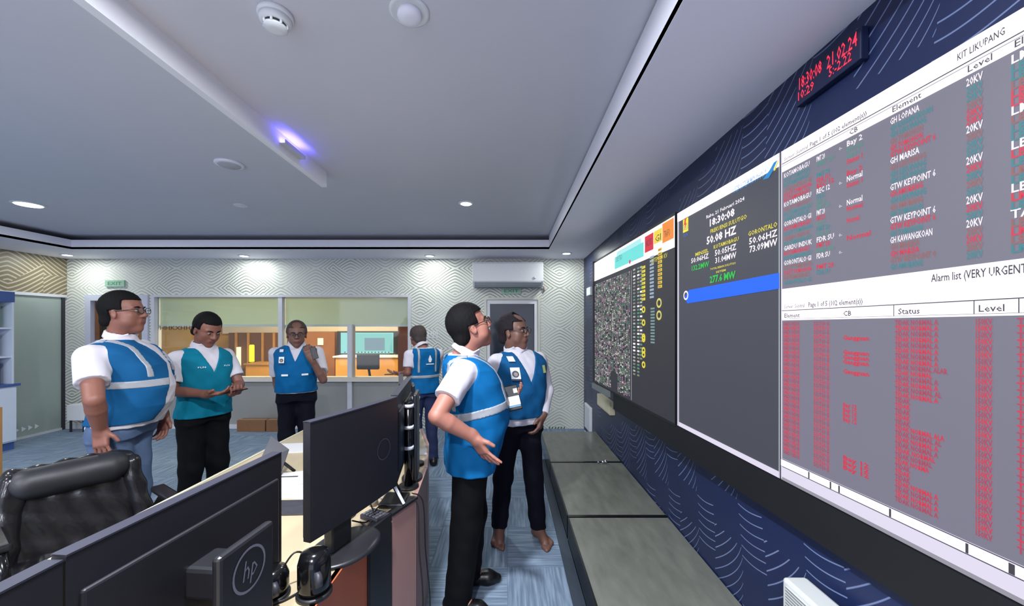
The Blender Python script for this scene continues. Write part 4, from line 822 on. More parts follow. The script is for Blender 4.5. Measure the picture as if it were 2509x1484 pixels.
for nm_, i_, (py_, zz, cc, ww) in (('binder', 0, (4.80, 0.83, (40, 56, 130), 0.07)), ('binder', 1, (4.72, 0.83, (206, 206, 216), 0.06)), ('binder', 2, (4.62, 0.83, (48, 62, 140), 0.07)), ('binder', 3, (4.78, 1.18, (150, 160, 190), 0.07)), ('binder', 4, (4.68, 1.18, (120, 130, 170), 0.07)), ('binder', 5, (4.80, 1.54, (90, 150, 120), 0.07)), ('binder', 6, (4.70, 1.54, (110, 160, 140), 0.07))):
    lb = ('dark blue binder at the right end of the lowest cabinet shelf', 'pale grey binder on the lowest cabinet shelf between two blue ones', 'dark blue binder left of the pale grey one on the lowest shelf', 'grey blue binder at the right end of the middle cabinet shelf', 'duller blue binder second from right on the middle shelf', 'green binder at the right end of the top cabinet shelf', 'lighter green binder second from right on the top shelf')[i_]
    b_ = empty('binder', (-6.40, py_, zz), lb, 'binder', 'binders in the open cabinet')
    MB().box(-6.59, -6.32, py_-ww/2, py_+ww/2, zz+0.001, zz+0.28).build('cover', mat('binder_%d' % i_, cc, 0.5), b_, off=b_.location, bev=0.003)
    MB().box(-6.3199, -6.318, py_-ww/3, py_+ww/3, zz+0.12, zz+0.22).build('spine_label', WHITEP, b_, off=b_.location)
# tan post edge at the extreme left, seen beside the cabinet foot
A = at(-34, 1140, 2.0); thing1('wooden_rail', MB().box(A[0]-0.02, A[0]+0.045, 1.97, 2.03, 0.0, 1.13), mat('tan_wood', (150, 112, 66), 0.5, ns=8, var=0.15), 'tan wooden upright at the left beside the leather chair', 'post', (A[0], 2.0, 0))
# ---------------------------------------------------------------- implicit surfaces (smooth bodies, cloth and leather)
f4 = np.float32
def cap(a, b, ra, rb=None):
    a = np.array(a, float); b = np.array(b, float); rb = ra if rb is None else rb; ba = b-a; L2 = max(float(ba@ba), 1e-9); R = max(ra, rb)
    def fn(X, Y, Z):
        px, py, pz = X-a[0], Y-a[1], Z-a[2]
        t = np.clip((px*ba[0]+py*ba[1]+pz*ba[2])/L2, 0, 1)
        return np.sqrt((px-t*ba[0])**2+(py-t*ba[1])**2+(pz-t*ba[2])**2)-(ra+(rb-ra)*t)
    return fn, np.minimum(a, b)-R, np.maximum(a, b)+R
def ell(c, r, R=None):
    c = np.array(c, float); r = np.array(r, float); M = np.eye(3) if R is None else np.array(R, float)   # columns: the ellipsoid's axes
    def fn(X, Y, Z):
        px, py, pz = X-c[0], Y-c[1], Z-c[2]
        q = [px*M[0, i]+py*M[1, i]+pz*M[2, i] for i in range(3)]
        k0 = np.sqrt(sum((q[i]/r[i])**2 for i in range(3))); k1 = np.sqrt(sum((q[i]/r[i]**2)**2 for i in range(3)))+1e-9
        return k0*(k0-1)/k1
    m = r.max(); return fn, c-m, c+m
def rbox(c, h, rad, R=None):
    c = np.array(c, float); h = np.array(h, float); M = np.eye(3) if R is None else np.array(R, float)
    def fn(X, Y, Z):
        px, py, pz = X-c[0], Y-c[1], Z-c[2]
        q = [np.abs(px*M[0, i]+py*M[1, i]+pz*M[2, i])-(h[i]-rad) for i in range(3)]
        return np.sqrt(sum(np.maximum(v, 0)**2 for v in q))+np.minimum(np.maximum(np.maximum(q[0], q[1]), q[2]), 0)-rad
    m = float(np.linalg.norm(h)); return fn, c-m, c+m
def halfspace(p, n):
    p = np.array(p, float); n = np.array(n, float); n = n/np.linalg.norm(n)
    return lambda X, Y, Z: (X-p[0])*n[0]+(Y-p[1])*n[1]+(Z-p[2])*n[2]
def smin(a, b, k):
    if k <= 0: return np.minimum(a, b)
    h = np.maximum(k-np.abs(a-b), 0)/k
    return np.minimum(a, b)-h*h*k*0.25
class Field:
    def __init__(s, lo, hi, h):
        s.lo = np.array(lo, float); s.h = h; n = np.ceil((np.array(hi, float)-s.lo)/h).astype(int)+1
        s.n = n; s.D = np.full(tuple(n), 0.5, f4); s.ax = [(s.lo[i]+h*np.arange(n[i])).astype(f4) for i in range(3)]
    def _sl(s, lo, hi, m):
        a = np.clip(np.floor((np.array(lo)-m-s.lo)/s.h).astype(int), 0, s.n); b = np.clip(np.ceil((np.array(hi)+m-s.lo)/s.h).astype(int)+1, 0, s.n)
        return tuple(slice(a[i], max(b[i], a[i])) for i in range(3))
    def XYZ(s, sl): return s.ax[0][sl[0]][:, None, None], s.ax[1][sl[1]][None, :, None], s.ax[2][sl[2]][None, None, :]
    def add(s, prim, k=0.0):
        fn, lo, hi = prim; sl = s._sl(lo, hi, k+3*s.h+0.01)
        if s.D[sl].size: s.D[sl] = smin(s.D[sl], fn(*s.XYZ(sl)).astype(f4), k)
        return s
    def cut(s, prim, k=0.0):
        fn, lo, hi = prim; sl = s._sl(lo, hi, k+3*s.h)
        if s.D[sl].size: s.D[sl] = -smin(-s.D[sl], fn(*s.XYZ(sl)).astype(f4), k)
        return s
    def inter(s, fn):     # keep where fn < 0
        sl = tuple(slice(0, q) for q in s.n); s.D = np.maximum(s.D, fn(*s.XYZ(sl))).astype(f4); return s
    def offs(s, fn):
        sl = tuple(slice(0, q) for q in s.n); s.D = (s.D+fn(*s.XYZ(sl))).astype(f4); return s
    def mesh(s, name, mats, parent=None, mface=None):
        D = s.D; D[[0, -1]] = np.maximum(D[[0, -1]], 1e-3); D[:, [0, -1]] = np.maximum(D[:, [0, -1]], 1e-3); D[:, :, [0, -1]] = np.maximum(D[:, :, [0, -1]], 1e-3)
        I = D < 0; nx, ny, nz = D.shape; cs = (nx-1, ny-1, nz-1)
        cnt = np.zeros(cs, np.int8)
        for i in (0, 1):
            for j in (0, 1):
                for k in (0, 1): cnt += I[i:nx-1+i, j:ny-1+j, k:nz-1+k]
        A = np.argwhere((cnt > 0) & (cnt < 8))
        if len(A) == 0: return None
        acc = np.zeros((len(A), 3)); num = np.zeros(len(A))
        for ax_ in range(3):
            o1, o2 = [q for q in range(3) if q != ax_]
            for i in (0, 1):
                for j in (0, 1):
                    p = A.copy(); p[:, o1] += i; p[:, o2] += j; q = p.copy(); q[:, ax_] += 1
                    da = D[tuple(p.T)].astype(float); db = D[tuple(q.T)].astype(float); sx = (da < 0) != (db < 0)
                    t = np.where(sx, da/np.where(sx, da-db, 1), 0); pt = p.astype(float); pt[:, ax_] += t
                    acc += pt*sx[:, None]; num += sx
        V = s.lo+s.h*(acc/num[:, None])
        idx = np.full(cs, -1, np.int32); idx[tuple(A.T)] = np.arange(len(A)); Q = []
        for ax_ in range(3):
            o1, o2 = [(1, 2), (2, 0), (0, 1)][ax_]
            sa = [slice(None)]*3; sb = [slice(None)]*3; sa[ax_] = slice(0, -1); sb[ax_] = slice(1, None)
            ch = I[tuple(sa)] != I[tuple(sb)]; E = np.argwhere(ch)
            E = E[(E[:, o1] > 0) & (E[:, o2] > 0) & (E[:, o1] < cs[o1]) & (E[:, o2] < cs[o2])]
            if not len(E): continue
            fl = I[tuple(E.T)]; ids = []
            for (i, j) in ((-1, -1), (0, -1), (0, 0), (-1, 0)):
                p = E.copy(); p[:, o1] += i; p[:, o2] += j; ids.append(idx[tuple(p.T)])
            q = np.stack(ids, 1); q[~fl] = q[~fl][:, ::-1]; Q.append(q)
        Q = np.concatenate(Q); Q = Q[(Q >= 0).all(1)]
        me = bpy.data.meshes.new(name); me.vertices.add(len(V)); me.vertices.foreach_set('co', V.astype(f4).ravel())
        me.loops.add(Q.size); me.loops.foreach_set('vertex_index', Q.astype(np.int32).ravel())
        me.polygons.add(len(Q)); me.polygons.foreach_set('loop_start', np.arange(0, Q.size, 4, dtype=np.int32)); me.polygons.foreach_set('loop_total', np.full(len(Q), 4, np.int32))
        if not isinstance(mats, (list, tuple)): mats = [mats]
        for m in mats: me.materials.append(m)
        if mface is not None: me.polygons.foreach_set('material_index', mface(V[Q].mean(1)).astype(np.int32))
        me.polygons.foreach_set('use_smooth', np.ones(len(Q), bool)); me.update(calc_edges=True)
        o = bpy.data.objects.new(name, me); col.objects.link(o)
        if parent is not None: o.parent = parent
        return o
def rotz(a): c, s_ = math.cos(a), math.sin(a); return np.array([[c, -s_, 0], [s_, c, 0], [0, 0, 1]])
def roty(a): c, s_ = math.cos(a), math.sin(a); return np.array([[c, 0, s_], [0, 1, 0], [-s_, 0, c]])
def rotx(a): c, s_ = math.cos(a), math.sin(a); return np.array([[1, 0, 0], [0, c, -s_], [0, s_, c]])
def nrm(v): v = np.array(v, float); return v/np.linalg.norm(v)
# ---------------------------------------------------------------- people
def skin(name, c): return mat(name, c, 0.52, ns=9, var=0.10, bump=0.08)
def cloth(name, c, var=0.08): return mat(name, c, 0.8, ns=18, var=var, bump=0.10)
SHIRT = cloth('white_shirt_cloth', (204, 200, 208), 0.03); TRB = cloth('black_trouser_cloth', (9, 9, 12), 0.15); TRN = cloth('navy_trouser_cloth', (13, 14, 25), 0.15)
JEAN = cloth('grey_blue_jean', (86, 104, 134), 0.12); JEAND = cloth('dark_jean', (44, 52, 84), 0.15)
VBLUE = cloth('blue_vest_cloth', (16, 80, 126), 0.07); VBLUE2 = cloth('bright_blue_vest_cloth', (6, 92, 146), 0.07); VTEAL = cloth('teal_vest_cloth', (6, 112, 138), 0.09)
REFL = mat('reflective_tape', (150, 152, 158), 0.35, ns=60, var=0.05); HAIR = mat('black_hair', (13, 12, 13), 0.75, ns=90, var=0.3, bump=0.5); HAIRG = mat('grey_hair', (70, 62, 60), 0.75, ns=90, var=0.4, bump=0.5)
EYEW = mat('eye_white', (112, 100, 94), 0.25, var=0.02); PUP = mat('pupil', (20, 14, 12), 0.15, var=0.0); SHOE = mat('black_shoe_leather', (14, 14, 16), 0.35, ns=20, var=0.2)

def hand(F, wrist, d, n, side, k=1.0, curl=0.5, spread=0.12, thumb=0.8, out=None):
    """d towards the fingers, n out of the palm, side +1 right hand, -1 left"""
    w = np.array(wrist, float); d = nrm(d); n = np.array(n, float); n = nrm(n-d*(n@d)); s_ = np.cross(d, n)*side
    R = np.stack([d, s_, n], 1)
    F.add(rbox(w+d*0.050*k, (0.050*k, 0.040*k, 0.015*k), 0.014*k, R), 0.012)
    F.add(cap(w-d*0.02, w+d*0.02*k, 0.027*k, 0.026*k), 0.02)
    cs = curl if isinstance(curl, (list, tuple)) else [curl]*4
    for i, (so, L, r) in enumerate(((0.029, (0.040, 0.025, 0.020), 0.0092), (0.0095, (0.045, 0.028, 0.021), 0.0096), (-0.0100, (0.041, 0.026, 0.021), 0.0092), (-0.029, (0.032, 0.020, 0.018), 0.0082))):
        a_sp = spread*(so/0.03)*1.0; p = w+d*0.092*k+s_*so*k-n*0.001
        ang = 0.0
        for j in range(3):
            ang += cs[i]*(0.9 if j == 0 else 1.0)
            base = d*math.cos(a_sp)+s_*math.sin(a_sp); v = base*math.cos(ang)+n*math.sin(ang)
            q = p+v*L[j]*k; F.add(cap(p, q, r*k*(1-0.08*j), r*k*(0.92-0.08*j)), 0.004); p = q
    p = w+d*0.022*k+s_*0.028*k+n*0.004; v = nrm(s_*thumb+d*0.75+n*0.25); q = p+v*0.042*k; F.add(cap(p, q, 0.0145*k, 0.0115*k), 0.012)
    v2 = nrm(s_*thumb*0.55+d*0.95+n*0.30); F.add(cap(q, q+v2*0.032*k, 0.0112*k, 0.0095*k), 0.004)

def person(name, label, loc, th, S):
    """loc: floor point; th: heading of the chest (0 = +x); S: joints given relative to loc in world axes"""
    root = empty('person', loc, label, 'person'); B = rotz(th); Bi = B.T
    loc = np.array(loc, float)
    H = S['H']; sh_z = S.get('shz', 0.815)*H; prof = np.array(S['prof'], float)   # rows: z/H, cx, half depth, half width
    pz, pcx, pb, pa = prof[:, 0]*H, prof[:, 1], prof[:, 2], prof[:, 3]
    J = {k: np.array(v, float) for k, v in S['J'].items()}
    lean = S.get('lean', (0, 0))
    def bodyc(X, Y, Z):   # to the chest's frame
        x = Bi[0, 0]*X+Bi[0, 1]*Y; y = Bi[1, 0]*X+Bi[1, 1]*Y
        t = np.clip((Z-0.5*H)/(0.35*H), 0, 1.3); return x-lean[0]*t, y-lean[1]*t, Z
    def torso(off=0.0, zlo=None, zhi=None, fold=0.0, ph=0.0):
        lo_z = pz[0] if zlo is None else zlo; hi_z = pz[-1] if zhi is None else zhi
        def fn(X, Y, Z):
            x, y, z = bodyc(X, Y, Z)
            cx_, b_, a_ = np.interp(z, pz, pcx), np.interp(z, pz, pb)+off, np.interp(z, pz, pa)+off
            u_, v_ = np.abs((x-cx_)/b_), np.abs(y/a_)
            r_ = (u_**2.3+v_**2.3)**(1/2.3); d = (r_-1)*np.minimum(a_, b_)
            if fold:
                an = np.arctan2(y, x-cx_)
                d = d-fold*(np.sin(an*9+z*16+ph)*np.sin(z*26+an*2+ph)*0.5+0.35*np.sin(an*5-z*40+ph)+0.5*np.sin(an*14+2*np.sin(z*9))*np.clip((pz[0]+0.32-z)*3, 0, 1))
            return np.maximum(d, np.maximum(lo_z-z, z-hi_z))
        m = 0.45; return fn, np.array([-m, -m, lo_z-0.02]), np.array([m, m, hi_z+0.02])
    def P(v):          # chest frame -> root frame
        v = np.array(v, float); t = np.clip((v[2]-0.5*H)/(0.35*H), 0, 1.3); return B@(v+np.array([lean[0]*t, lean[1]*t, 0]))
    hw = S.get('shw', 0.185)
    # head frame
    hyaw, hpit = math.radians(S['head'][0]), math.radians(S['head'][1]); hroll = math.radians(S['head'][2]) if len(S['head']) > 2 else 0
    RH = rotz(hyaw)@roty(-hpit)@rotx(hroll); hc = J['head']; ks = S.get('hs', 1.0)
    hp = lambda v: hc+RH@(np.array(v, float)*ks)
    # ------ body (skin), one continuous surface
    h = S.get('res', 0.006)
    allp = np.array(list(J.values())); lo = np.minimum(allp.min(0), [-0.3, -0.3, 0])-0.2; hi = np.maximum(allp.max(0), [0.3, 0.3, H-0.1])+0.22; lo[2] = -0.01
    F = Field(lo, hi, h)
    F.add(torso(-0.030, 0.50*H, sh_z-0.01), 0.0)
    neck0 = P((0.0 + (pcx[-1] if S.get('neckx') is None else S['neckx']), 0, sh_z-0.03)); ntop = hp((-0.022, 0, -0.055))
    F.add(cap(neck0, ntop, 0.060*ks, 0.056*ks), 0.03)
    for sd in 'RL':
        sh, el, wr = J['sh'+sd], J['el'+sd], J['wr'+sd]; ar = S.get('arm', 1.0)
        F.add(cap(sh, el, 0.046*ar, 0.037*ar), 0.03); mid = el+(wr-el)*0.3; F.add(cap(el, mid, 0.037*ar, 0.038*ar), 0.004); F.add(cap(mid, wr, 0.038*ar, 0.026*ar), 0.004)
        hd = S['hand'+sd]; hand(F, wr, hd[0], hd[1], 1 if sd == 'R' else -1, S.get('hk', 1.0), *hd[2:])
        hip, kn, an = J['hip'+sd], J['kn'+sd], J['an'+sd]
        F.add(cap(hip, kn, 0.075, 0.050), 0.03); F.add(cap(kn, an, 0.050, 0.034), 0.02)
        fd = nrm([math.cos(J['ft'+sd][0]), math.sin(J['ft'+sd][0]), 0]) if len(J['ft'+sd]) == 1 else nrm(J['ft'+sd])
        if S.get('bare'):
            sv = np.array([-fd[1], fd[0], 0])*(1 if sd == 'L' else -1)      # outer side
            a0 = np.array([an[0], an[1], 0.0])
            F.add(cap(an, a0-fd*0.035+[0, 0, 0.034], 0.038, 0.034), 0.02); F.add(cap(an+fd*0.01, a0+fd*0.115+[0, 0, 0.028]-sv*0.012, 0.040, 0.028), 0.03); F.add(cap(a0-fd*0.02+[0, 0, 0.026]+sv*0.016, a0+fd*0.12+[0, 0, 0.022]+sv*0.032, 0.028, 0.021), 0.02)
            for q in range(5):
                so = -0.036+q*0.0185; b0 = a0+fd*(0.135-abs(q-1)*0.004-q*0.005)+sv*so+[0, 0, 0.017]; F.add(cap(b0, b0+fd*(0.045-q*0.006)+[0, 0, -0.004], 0.0155-q*0.0013, 0.0140-q*0.0013), 0.005)
        else:
            a0 = np.array([an[0], an[1], 0.0]); F.add(cap(an, a0+fd*0.10+[0, 0, 0.035], 0.036, 0.028), 0.02)
    # head
    sk = 0.012*ks
    F.add(ell(hp((-0.012, 0, 0.032)), np.array((0.098, 0.078, 0.094))*ks, RH), 0.02)
    F.add(ell(hp((0.022, 0, -0.045)), np.array((0.066, 0.060+S.get('fat', 0), 0.070))*ks, RH), 0.03)
    F.add(cap(hp((0.060, 0, -0.098)), hp((0.055, 0, -0.09)), 0.024*ks), 0.03)
    for sy in (-1, 1):
        F.add(cap(hp((0.046, sy*0.038, -0.022)), hp((0.040, sy*0.044, -0.050)), (0.026+S.get('fat', 0))*ks, (0.022+S.get('fat', 0))*ks), 0.02)
        F.add(cap(hp((0.078, sy*0.010, 0.030)), hp((0.066, sy*0.044, 0.028)), 0.010*ks), 0.012)
        F.cut(ell(hp((0.094, sy*0.031, 0.008)), np.array((0.014, 0.017, 0.012))*ks, RH), 0.012)
        F.add(ell(hp((-0.006, sy*0.079, -0.006)), np.array((0.017, 0.009, 0.031))*ks, RH@rotz(sy*0.35)@roty(-0.15)), 0.006)
        F.cut(ell(hp((0.0, sy*0.089, -0.004)), np.array((0.008, 0.006, 0.014))*ks, RH), 0.004)
        F.add(cap(hp((0.094, sy*0.010, -0.024)), hp((0.090, sy*0.012, -0.025)), 0.0085*ks), 0.006)
    F.add(cap(hp((0.084, 0, 0.016)), hp((0.104, 0, -0.020)), 0.0085*ks, 0.0125*ks), 0.012)
    F.add(ell(hp((0.078, 0, -0.056)), np.array((0.016, 0.028, 0.018))*ks, RH), 0.012)
    F.add(cap(hp((0.089, -0.016, -0.0515)), hp((0.089, 0.016, -0.0515)), 0.0062*ks), 0.004); F.add(cap(hp((0.087, -0.013, -0.0635)), hp((0.087, 0.013, -0.0635)), 0.0072*ks), 0.004)
    F.cut(cap(hp((0.098, -0.02, -0.0575)), hp((0.098, 0.02, -0.0575)), 0.0030*ks), 0.003)
    sc_ = S['skin']; lip = mat('lip_'+sc_.name, S.get('lipc', (112, 62, 56)), 0.45)
    def mf(C):
        q = (C-hc)@RH/ks; return ((np.abs(q[:, 2]+0.0575) < 0.013) & (np.abs(q[:, 1]) < 0.022) & (q[:, 0] > 0.078)).astype(int)
    body = F.mesh('body', [sc_, lip], root, mf)
    # eyes and brows
    for sy in (-1, 1):
        R4 = Matrix.Translation(Vector(hp((0.0765, sy*0.031, 0.0075)))) @ Matrix(RH.tolist()).to_4x4() @ Matrix.Rotation(PI/2, 4, 'Y')
        pr = [(0.0001, -0.0115), (0.006, -0.0098), (0.0098, -0.006), (0.0115, 0), (0.0098, 0.006), (0.0066, 0.0094), (0.005, 0.0104), (0.0001, 0.0112)]
        e_ = MB().lathe([(a*ks, b*ks) for a, b in pr], (0, 0, 0), 14, R4).build('eye', EYEW, root)
        MB().lathe([(0.0052*ks, 0.0100*ks), (0.0050*ks, 0.0108*ks), (0.0001, 0.0117*ks)], (0, 0, 0), 12, R4).build('iris', PUP, e_)
        c = MB(); c.tube([hp((0.0895, sy*0.014, 0.026)), hp((0.0885, sy*0.030, 0.032)), hp((0.078, sy*0.046, 0.029))], [0.0032, 0.0042, 0.0022], 6); c.build('eyebrow', S.get('hairm', HAIR), root)
    # ------ hair
    G = Field(hc-0.17, hc+0.17, 0.005); hs_ = S.get('hair', 'full')
    if hs_ != 'bald':
        thick = S.get('ht', 0.016)
        G.add(ell(hp((-0.016, 0, 0.036)), np.array((0.098+thick*0.7, 0.078+thick*0.8, 0.092+thick))*ks, RH), 0.0); G.add(cap(hp((-0.07, -0.03, -0.045)), hp((-0.07, 0.03, -0.045)), 0.034*ks), 0.03)
        G.add(cap(hp((-0.02, -0.074, 0.0)), hp((-0.02, -0.072, 0.03)), 0.016*ks), 0.01); G.add(cap(hp((-0.02, 0.074, 0.0)), hp((-0.02, 0.072, 0.03)), 0.016*ks), 0.01)
        fl = S.get('front', 0.070); lowz = S.get('backz', -0.075)
        G.inter(halfspace(hp((0.0, 0, -0.012)), RH@np.array((0.55, 0, -0.84)))) if False else None
        def keep(X, Y, Z):
            q = [(X-hc[0])*RH[0, i]+(Y-hc[1])*RH[1, i]+(Z-hc[2])*RH[2, i] for i in range(3)]
            x, y, z = [v/ks for v in q]
            face = np.minimum(x-0.020-np.clip(z-0.01, 0, 0.1)*0.15, (fl+0.0*z)-z)      # in front and below the hair line
            face = np.minimum(x-0.018, (fl-1.2*np.clip(0.045-x, 0, 1)*0-z)+0.0*x)
            tem = np.minimum(x-0.030, fl+0.004-z)
            ear = np.minimum(np.minimum(x+0.030, 0.016-z), 0.05-np.abs(x))                  # round the ears
            return np.maximum(np.maximum(tem, ear), lowz-z)
        G.inter(keep)
        if hs_ == 'receding': G.cut(ell(hp((0.05, 0, 0.115)), np.array((0.055, 0.052, 0.05))*ks, RH), 0.006)
        if hs_ == 'fringe': G.cut(ell(hp((0.022, 0, 0.12)), np.array((0.095, 0.066, 0.085))*ks, RH), 0.006)
        G.offs(lambda X, Y, Z: 0.0012*np.sin(X*260)*np.sin(Y*240+Z*60))
        G.mesh('hair', S.get('hairm', HAIR), root)
    if S.get('glasses'):
        gm = mat('glasses_frame', (30, 26, 28), 0.25, ns=40, var=0.1); c = MB()
        for sy in (-1, 1):
            P_ = []
            for i in range(20):
                a_ = 2*PI*i/20; ca, sa = math.cos(a_), math.sin(a_); ex = 0.024*math.copysign(abs(ca)**0.7, ca); ez = 0.0165*math.copysign(abs(sa)**0.7, sa)
                P_.append(hp((0.103-0.30*abs(ex+0.0)*0.15, sy*0.032+ex, 0.008+ez)))
            c.tube(P_, 0.0019, 6, closed=True); c.tube([hp((0.100, sy*0.056, 0.014)), hp((0.092, sy*0.070, 0.014)), hp((0.0, sy*0.084, 0.010)), hp((-0.016, sy*0.083, -0.004))], 0.0020, 6)
        c.tube([hp((0.103, -0.009, 0.012)), hp((0.106, 0, 0.015)), hp((0.103, 0.009, 0.012))], 0.0018, 6); gl_ = c.build('glasses', gm, root)
        c = MB()
        for sy in (-1, 1): c.add([hp((0.1025, sy*0.032+0.022*math.cos(2*PI*i/16), 0.008+0.015*math.sin(2*PI*i/16))) for i in range(16)], [tuple(range(16))])
        c.build('lenses', m_glass('lens_glass') if 'lens_glass' not in bpy.data.materials else bpy.data.materials['lens_glass'], gl_)
    # ------ shirt
    slv = S.get('sleeve', 0.62); long_ = slv > 1
    hem = S.get('shirt_hem', 0.545)*H; zmin = min(hem, sh_z-0.5); F = Field(lo, hi, h)
    F.add(torso(0.0, hem, pz[-1], 0.004, 1.0), 0.0)
    for sd in 'RL':
        sh, el, wr = J['sh'+sd], J['el'+sd], J['wr'+sd]; d = el-sh; ar = S.get('arm', 1.0)
        if long_:
            T = Field(lo, hi, h); T.add(cap(sh, el, 0.060*ar, 0.053*ar), 0.02); e2 = el+(wr-el)*0.96; T.add(cap(el, e2, 0.054*ar, 0.040), 0.02); T.inter(halfspace(e2, wr-el))
        else:
            e2 = sh+d*slv; T = Field(lo, hi, h); T.add(cap(sh, sh+d*1.0, 0.060*ar, 0.062*ar), 0.02)
            near = halfspace(e2, d); T.D = np.maximum(T.D, near(*T.XYZ(tuple(slice(0, q) for q in T.n)))).astype(f4)
        F.D = smin(F.D, T.D, 0.035).astype(f4)
    F.cut(cap(neck0+(ntop-neck0)*0.35, ntop+(ntop-neck0)*0.6, 0.058, 0.075), 0.006)
    # collar
    nd = nrm(ntop-neck0)
    cpt = neck0+nd*(0.048*H/max(0.5, nd[2]))
    def collar(X, Y, Z):
        px, py, pz_ = X-cpt[0], Y-cpt[1], Z-cpt[2]; t = px*nd[0]+py*nd[1]+pz_*nd[2]; r_ = np.sqrt(np.maximum(px**2+py**2+pz_**2-t*t, 0))
        fx_ = (px*B[0, 0]+py*B[1, 0])
        return np.maximum(np.abs(r_-(0.074-0.30*t))-0.006, np.abs(t+0.15*fx_)-0.022)
    F.add((collar, cpt-0.12, cpt+0.12), 0.004)
    for sg in (-1, 1):
        fc = cpt+B@np.array((0.052, sg*0.036, -0.022)); Rf = B@rotz(sg*0.75)@roty(0.62)@rotx(-sg*0.5)
        F.add(rbox(fc, (0.006, 0.026, 0.034), 0.005, Rf), 0.004)
    F.offs(lambda X, Y, Z: 0.0016*np.sin(X*55+Z*30)*np.sin(Y*60-Z*45))
    F.mesh('shirt', S.get('shirtm', SHIRT), root)
    c = MB()
    # ------ vest
    vm = S['vest']; vh = S.get('vest_hem', 0.57)*H; vt = pz[-1]-0.006; vneck = S.get('vneck', 0.70)*H; gap = S.get('gap', 0.0)
    def vest_field(off, zlo, zhi):
        F = Field(np.array([lo[0], lo[1], zlo-0.06]), np.array([hi[0], hi[1], zhi+0.04]), h*0.9)
        F.add(torso(off, zlo, zhi, 0.0055, S.get('ph', 0.0)), 0.0)
        return F
    def vest_cuts(F):
        for sd in 'RL':
            sh, el = J['sh'+sd], J['el'+sd]; yv = P((0, 1 if sd == 'L' else -1, 0))-P((0, 0, 0)); F.cut(cap(sh+yv*0.030+[0, 0, 0.01], sh+(el-sh)*0.55+yv*0.035, 0.068*S.get('arm', 1.0), 0.072*S.get('arm', 1.0)), 0.01)
        def front(X, Y, Z):
            x, y, z = bodyc(X, Y, Z)
            wv = np.clip((z-vneck)*0.42, 0, 0.12)*(z > vneck)
            if gap: wv = np.maximum(wv, np.interp(z, [vh, 0.66*H, vneck+0.1], [gap, gap*0.85, 0.02]))
            yc = S.get('gapy', 0.0)
            return np.maximum(np.abs(y-yc)-wv, -x-0.0+0.02)
        F.cut((front, lo, hi), 0.0)
        F.cut(cap(neck0, ntop+nd*0.05, 0.088, 0.088), 0.006)
        return F
    F = vest_cuts(vest_field(0.013, vh, vt)); F.mesh('vest', vm, root)
    for zc, tw_ in S.get('bands', []):
        F = vest_field(0.017, zc*H-0.09, zc*H+0.09); t_ = tw_
        def slab(X, Y, Z):
            x, y, z = bodyc(X, Y, Z); return np.abs(z-zc*H-x*S.get('bandtilt', 0.0))-t_
        F.inter(slab); vest_cuts(F); F.mesh('reflective_band', REFL, root)
    for ys_, z0_, z1_, hw_, side_ in S.get('vbands', []):
        F = vest_field(0.017, z0_*H, min(z1_*H, vt))
        def slab(X, Y, Z):
            x, y, z = bodyc(X, Y, Z); return np.maximum(np.abs(y-ys_-0.05*np.clip((z-0.74*H)/0.1, -1, 1)*0)-hw_, -x*side_+0.0)
        F.inter(slab); vest_cuts(F); F.mesh('reflective_strap', REFL, root)
    # badges on the chest: (x side 1 front -1 back, y, z/H, w, h, material, name)
    for (sd_, y_, z_, w_, h_, mm, nm) in S.get('patch', []):
        z0_ = z_*H; cx_, b_, a_ = np.interp(z0_, pz, pcx), np.interp(z0_, pz, pb)+0.020, np.interp(z0_, pz, pa)+0.020
        x_ = cx_+sd_*b_*(max(0.02, 1-abs(y_/a_)**2.3))**(1/2.3); eps = 0.01
        x2 = cx_+sd_*b_*(max(0.02, 1-abs((y_+eps)/a_)**2.3))**(1/2.3); x3 = np.interp(z0_+0.02, pz, pcx)+sd_*(np.interp(z0_+0.02, pz, pb)+0.020)*(max(0.02, 1-abs(y_/(np.interp(z0_+0.02, pz, pa)+0.02))**2.3))**(1/2.3)
        ty = nrm((x2-x_, eps, 0)); tz = nrm((x3-x_, 0, 0.02)); R_ = (B@ty)*(1 if sd_ < 0 else 1); U_ = B@tz
        if sd_ > 0: pass
        R_ = R_ if sd_ > 0 else -R_
        pl = Plane(P((x_, y_, z0_)), R_, U_)
        N_ = pl.N; out_ = Vector(B@np.array((sd_, 0, 0)))
        if N_.dot(out_) < 0: pl.N = -N_
        if nm == 'id_card':
            pl.rect(-w_/2, -h_/2, w_/2, h_/2, mm, 0.006); pl.ring(0, 0.0, 0.0, w_*0.36, mat('badge_dark', (60, 64, 78), 0.5), 0.007, 20); pl.ring(0, -0.002, 0.0, w_*0.22, mat('badge_face', (150, 140, 130), 0.5), 0.008, 16); pl.rect(-w_/2, -h_/2, w_/2, -h_/2+0.012, mat('badge_navy', (26, 34, 60), 0.5), 0.007)
        elif nm == 'back_logo':
            pl.poly([(-0.012, -0.03), (0.012, -0.03), (0.022, 0.0), (0.004, 0.045), (-0.004, 0.045), (-0.020, 0.0)], mm, 0.006); pl.rect(-0.045, -0.055, 0.045, -0.045, mm, 0.006)
        elif nm == 'chest_lettering': pl.text('PLN', 0, -h_/2, h_, mm, 0.006, width=w_, align='c')
        else: pl.rect(-w_/2, -h_/2, w_/2, h_/2, mm, 0.006)
        pl.build(nm, root)
    # ------ trousers
    F = Field([lo[0], lo[1], -0.01], [hi[0], hi[1], 0.66*H], h*1.1); tr = S.get('trw', 1.0)
    F.add(torso(-0.022, 0.495*H, 0.575*H), 0.0)
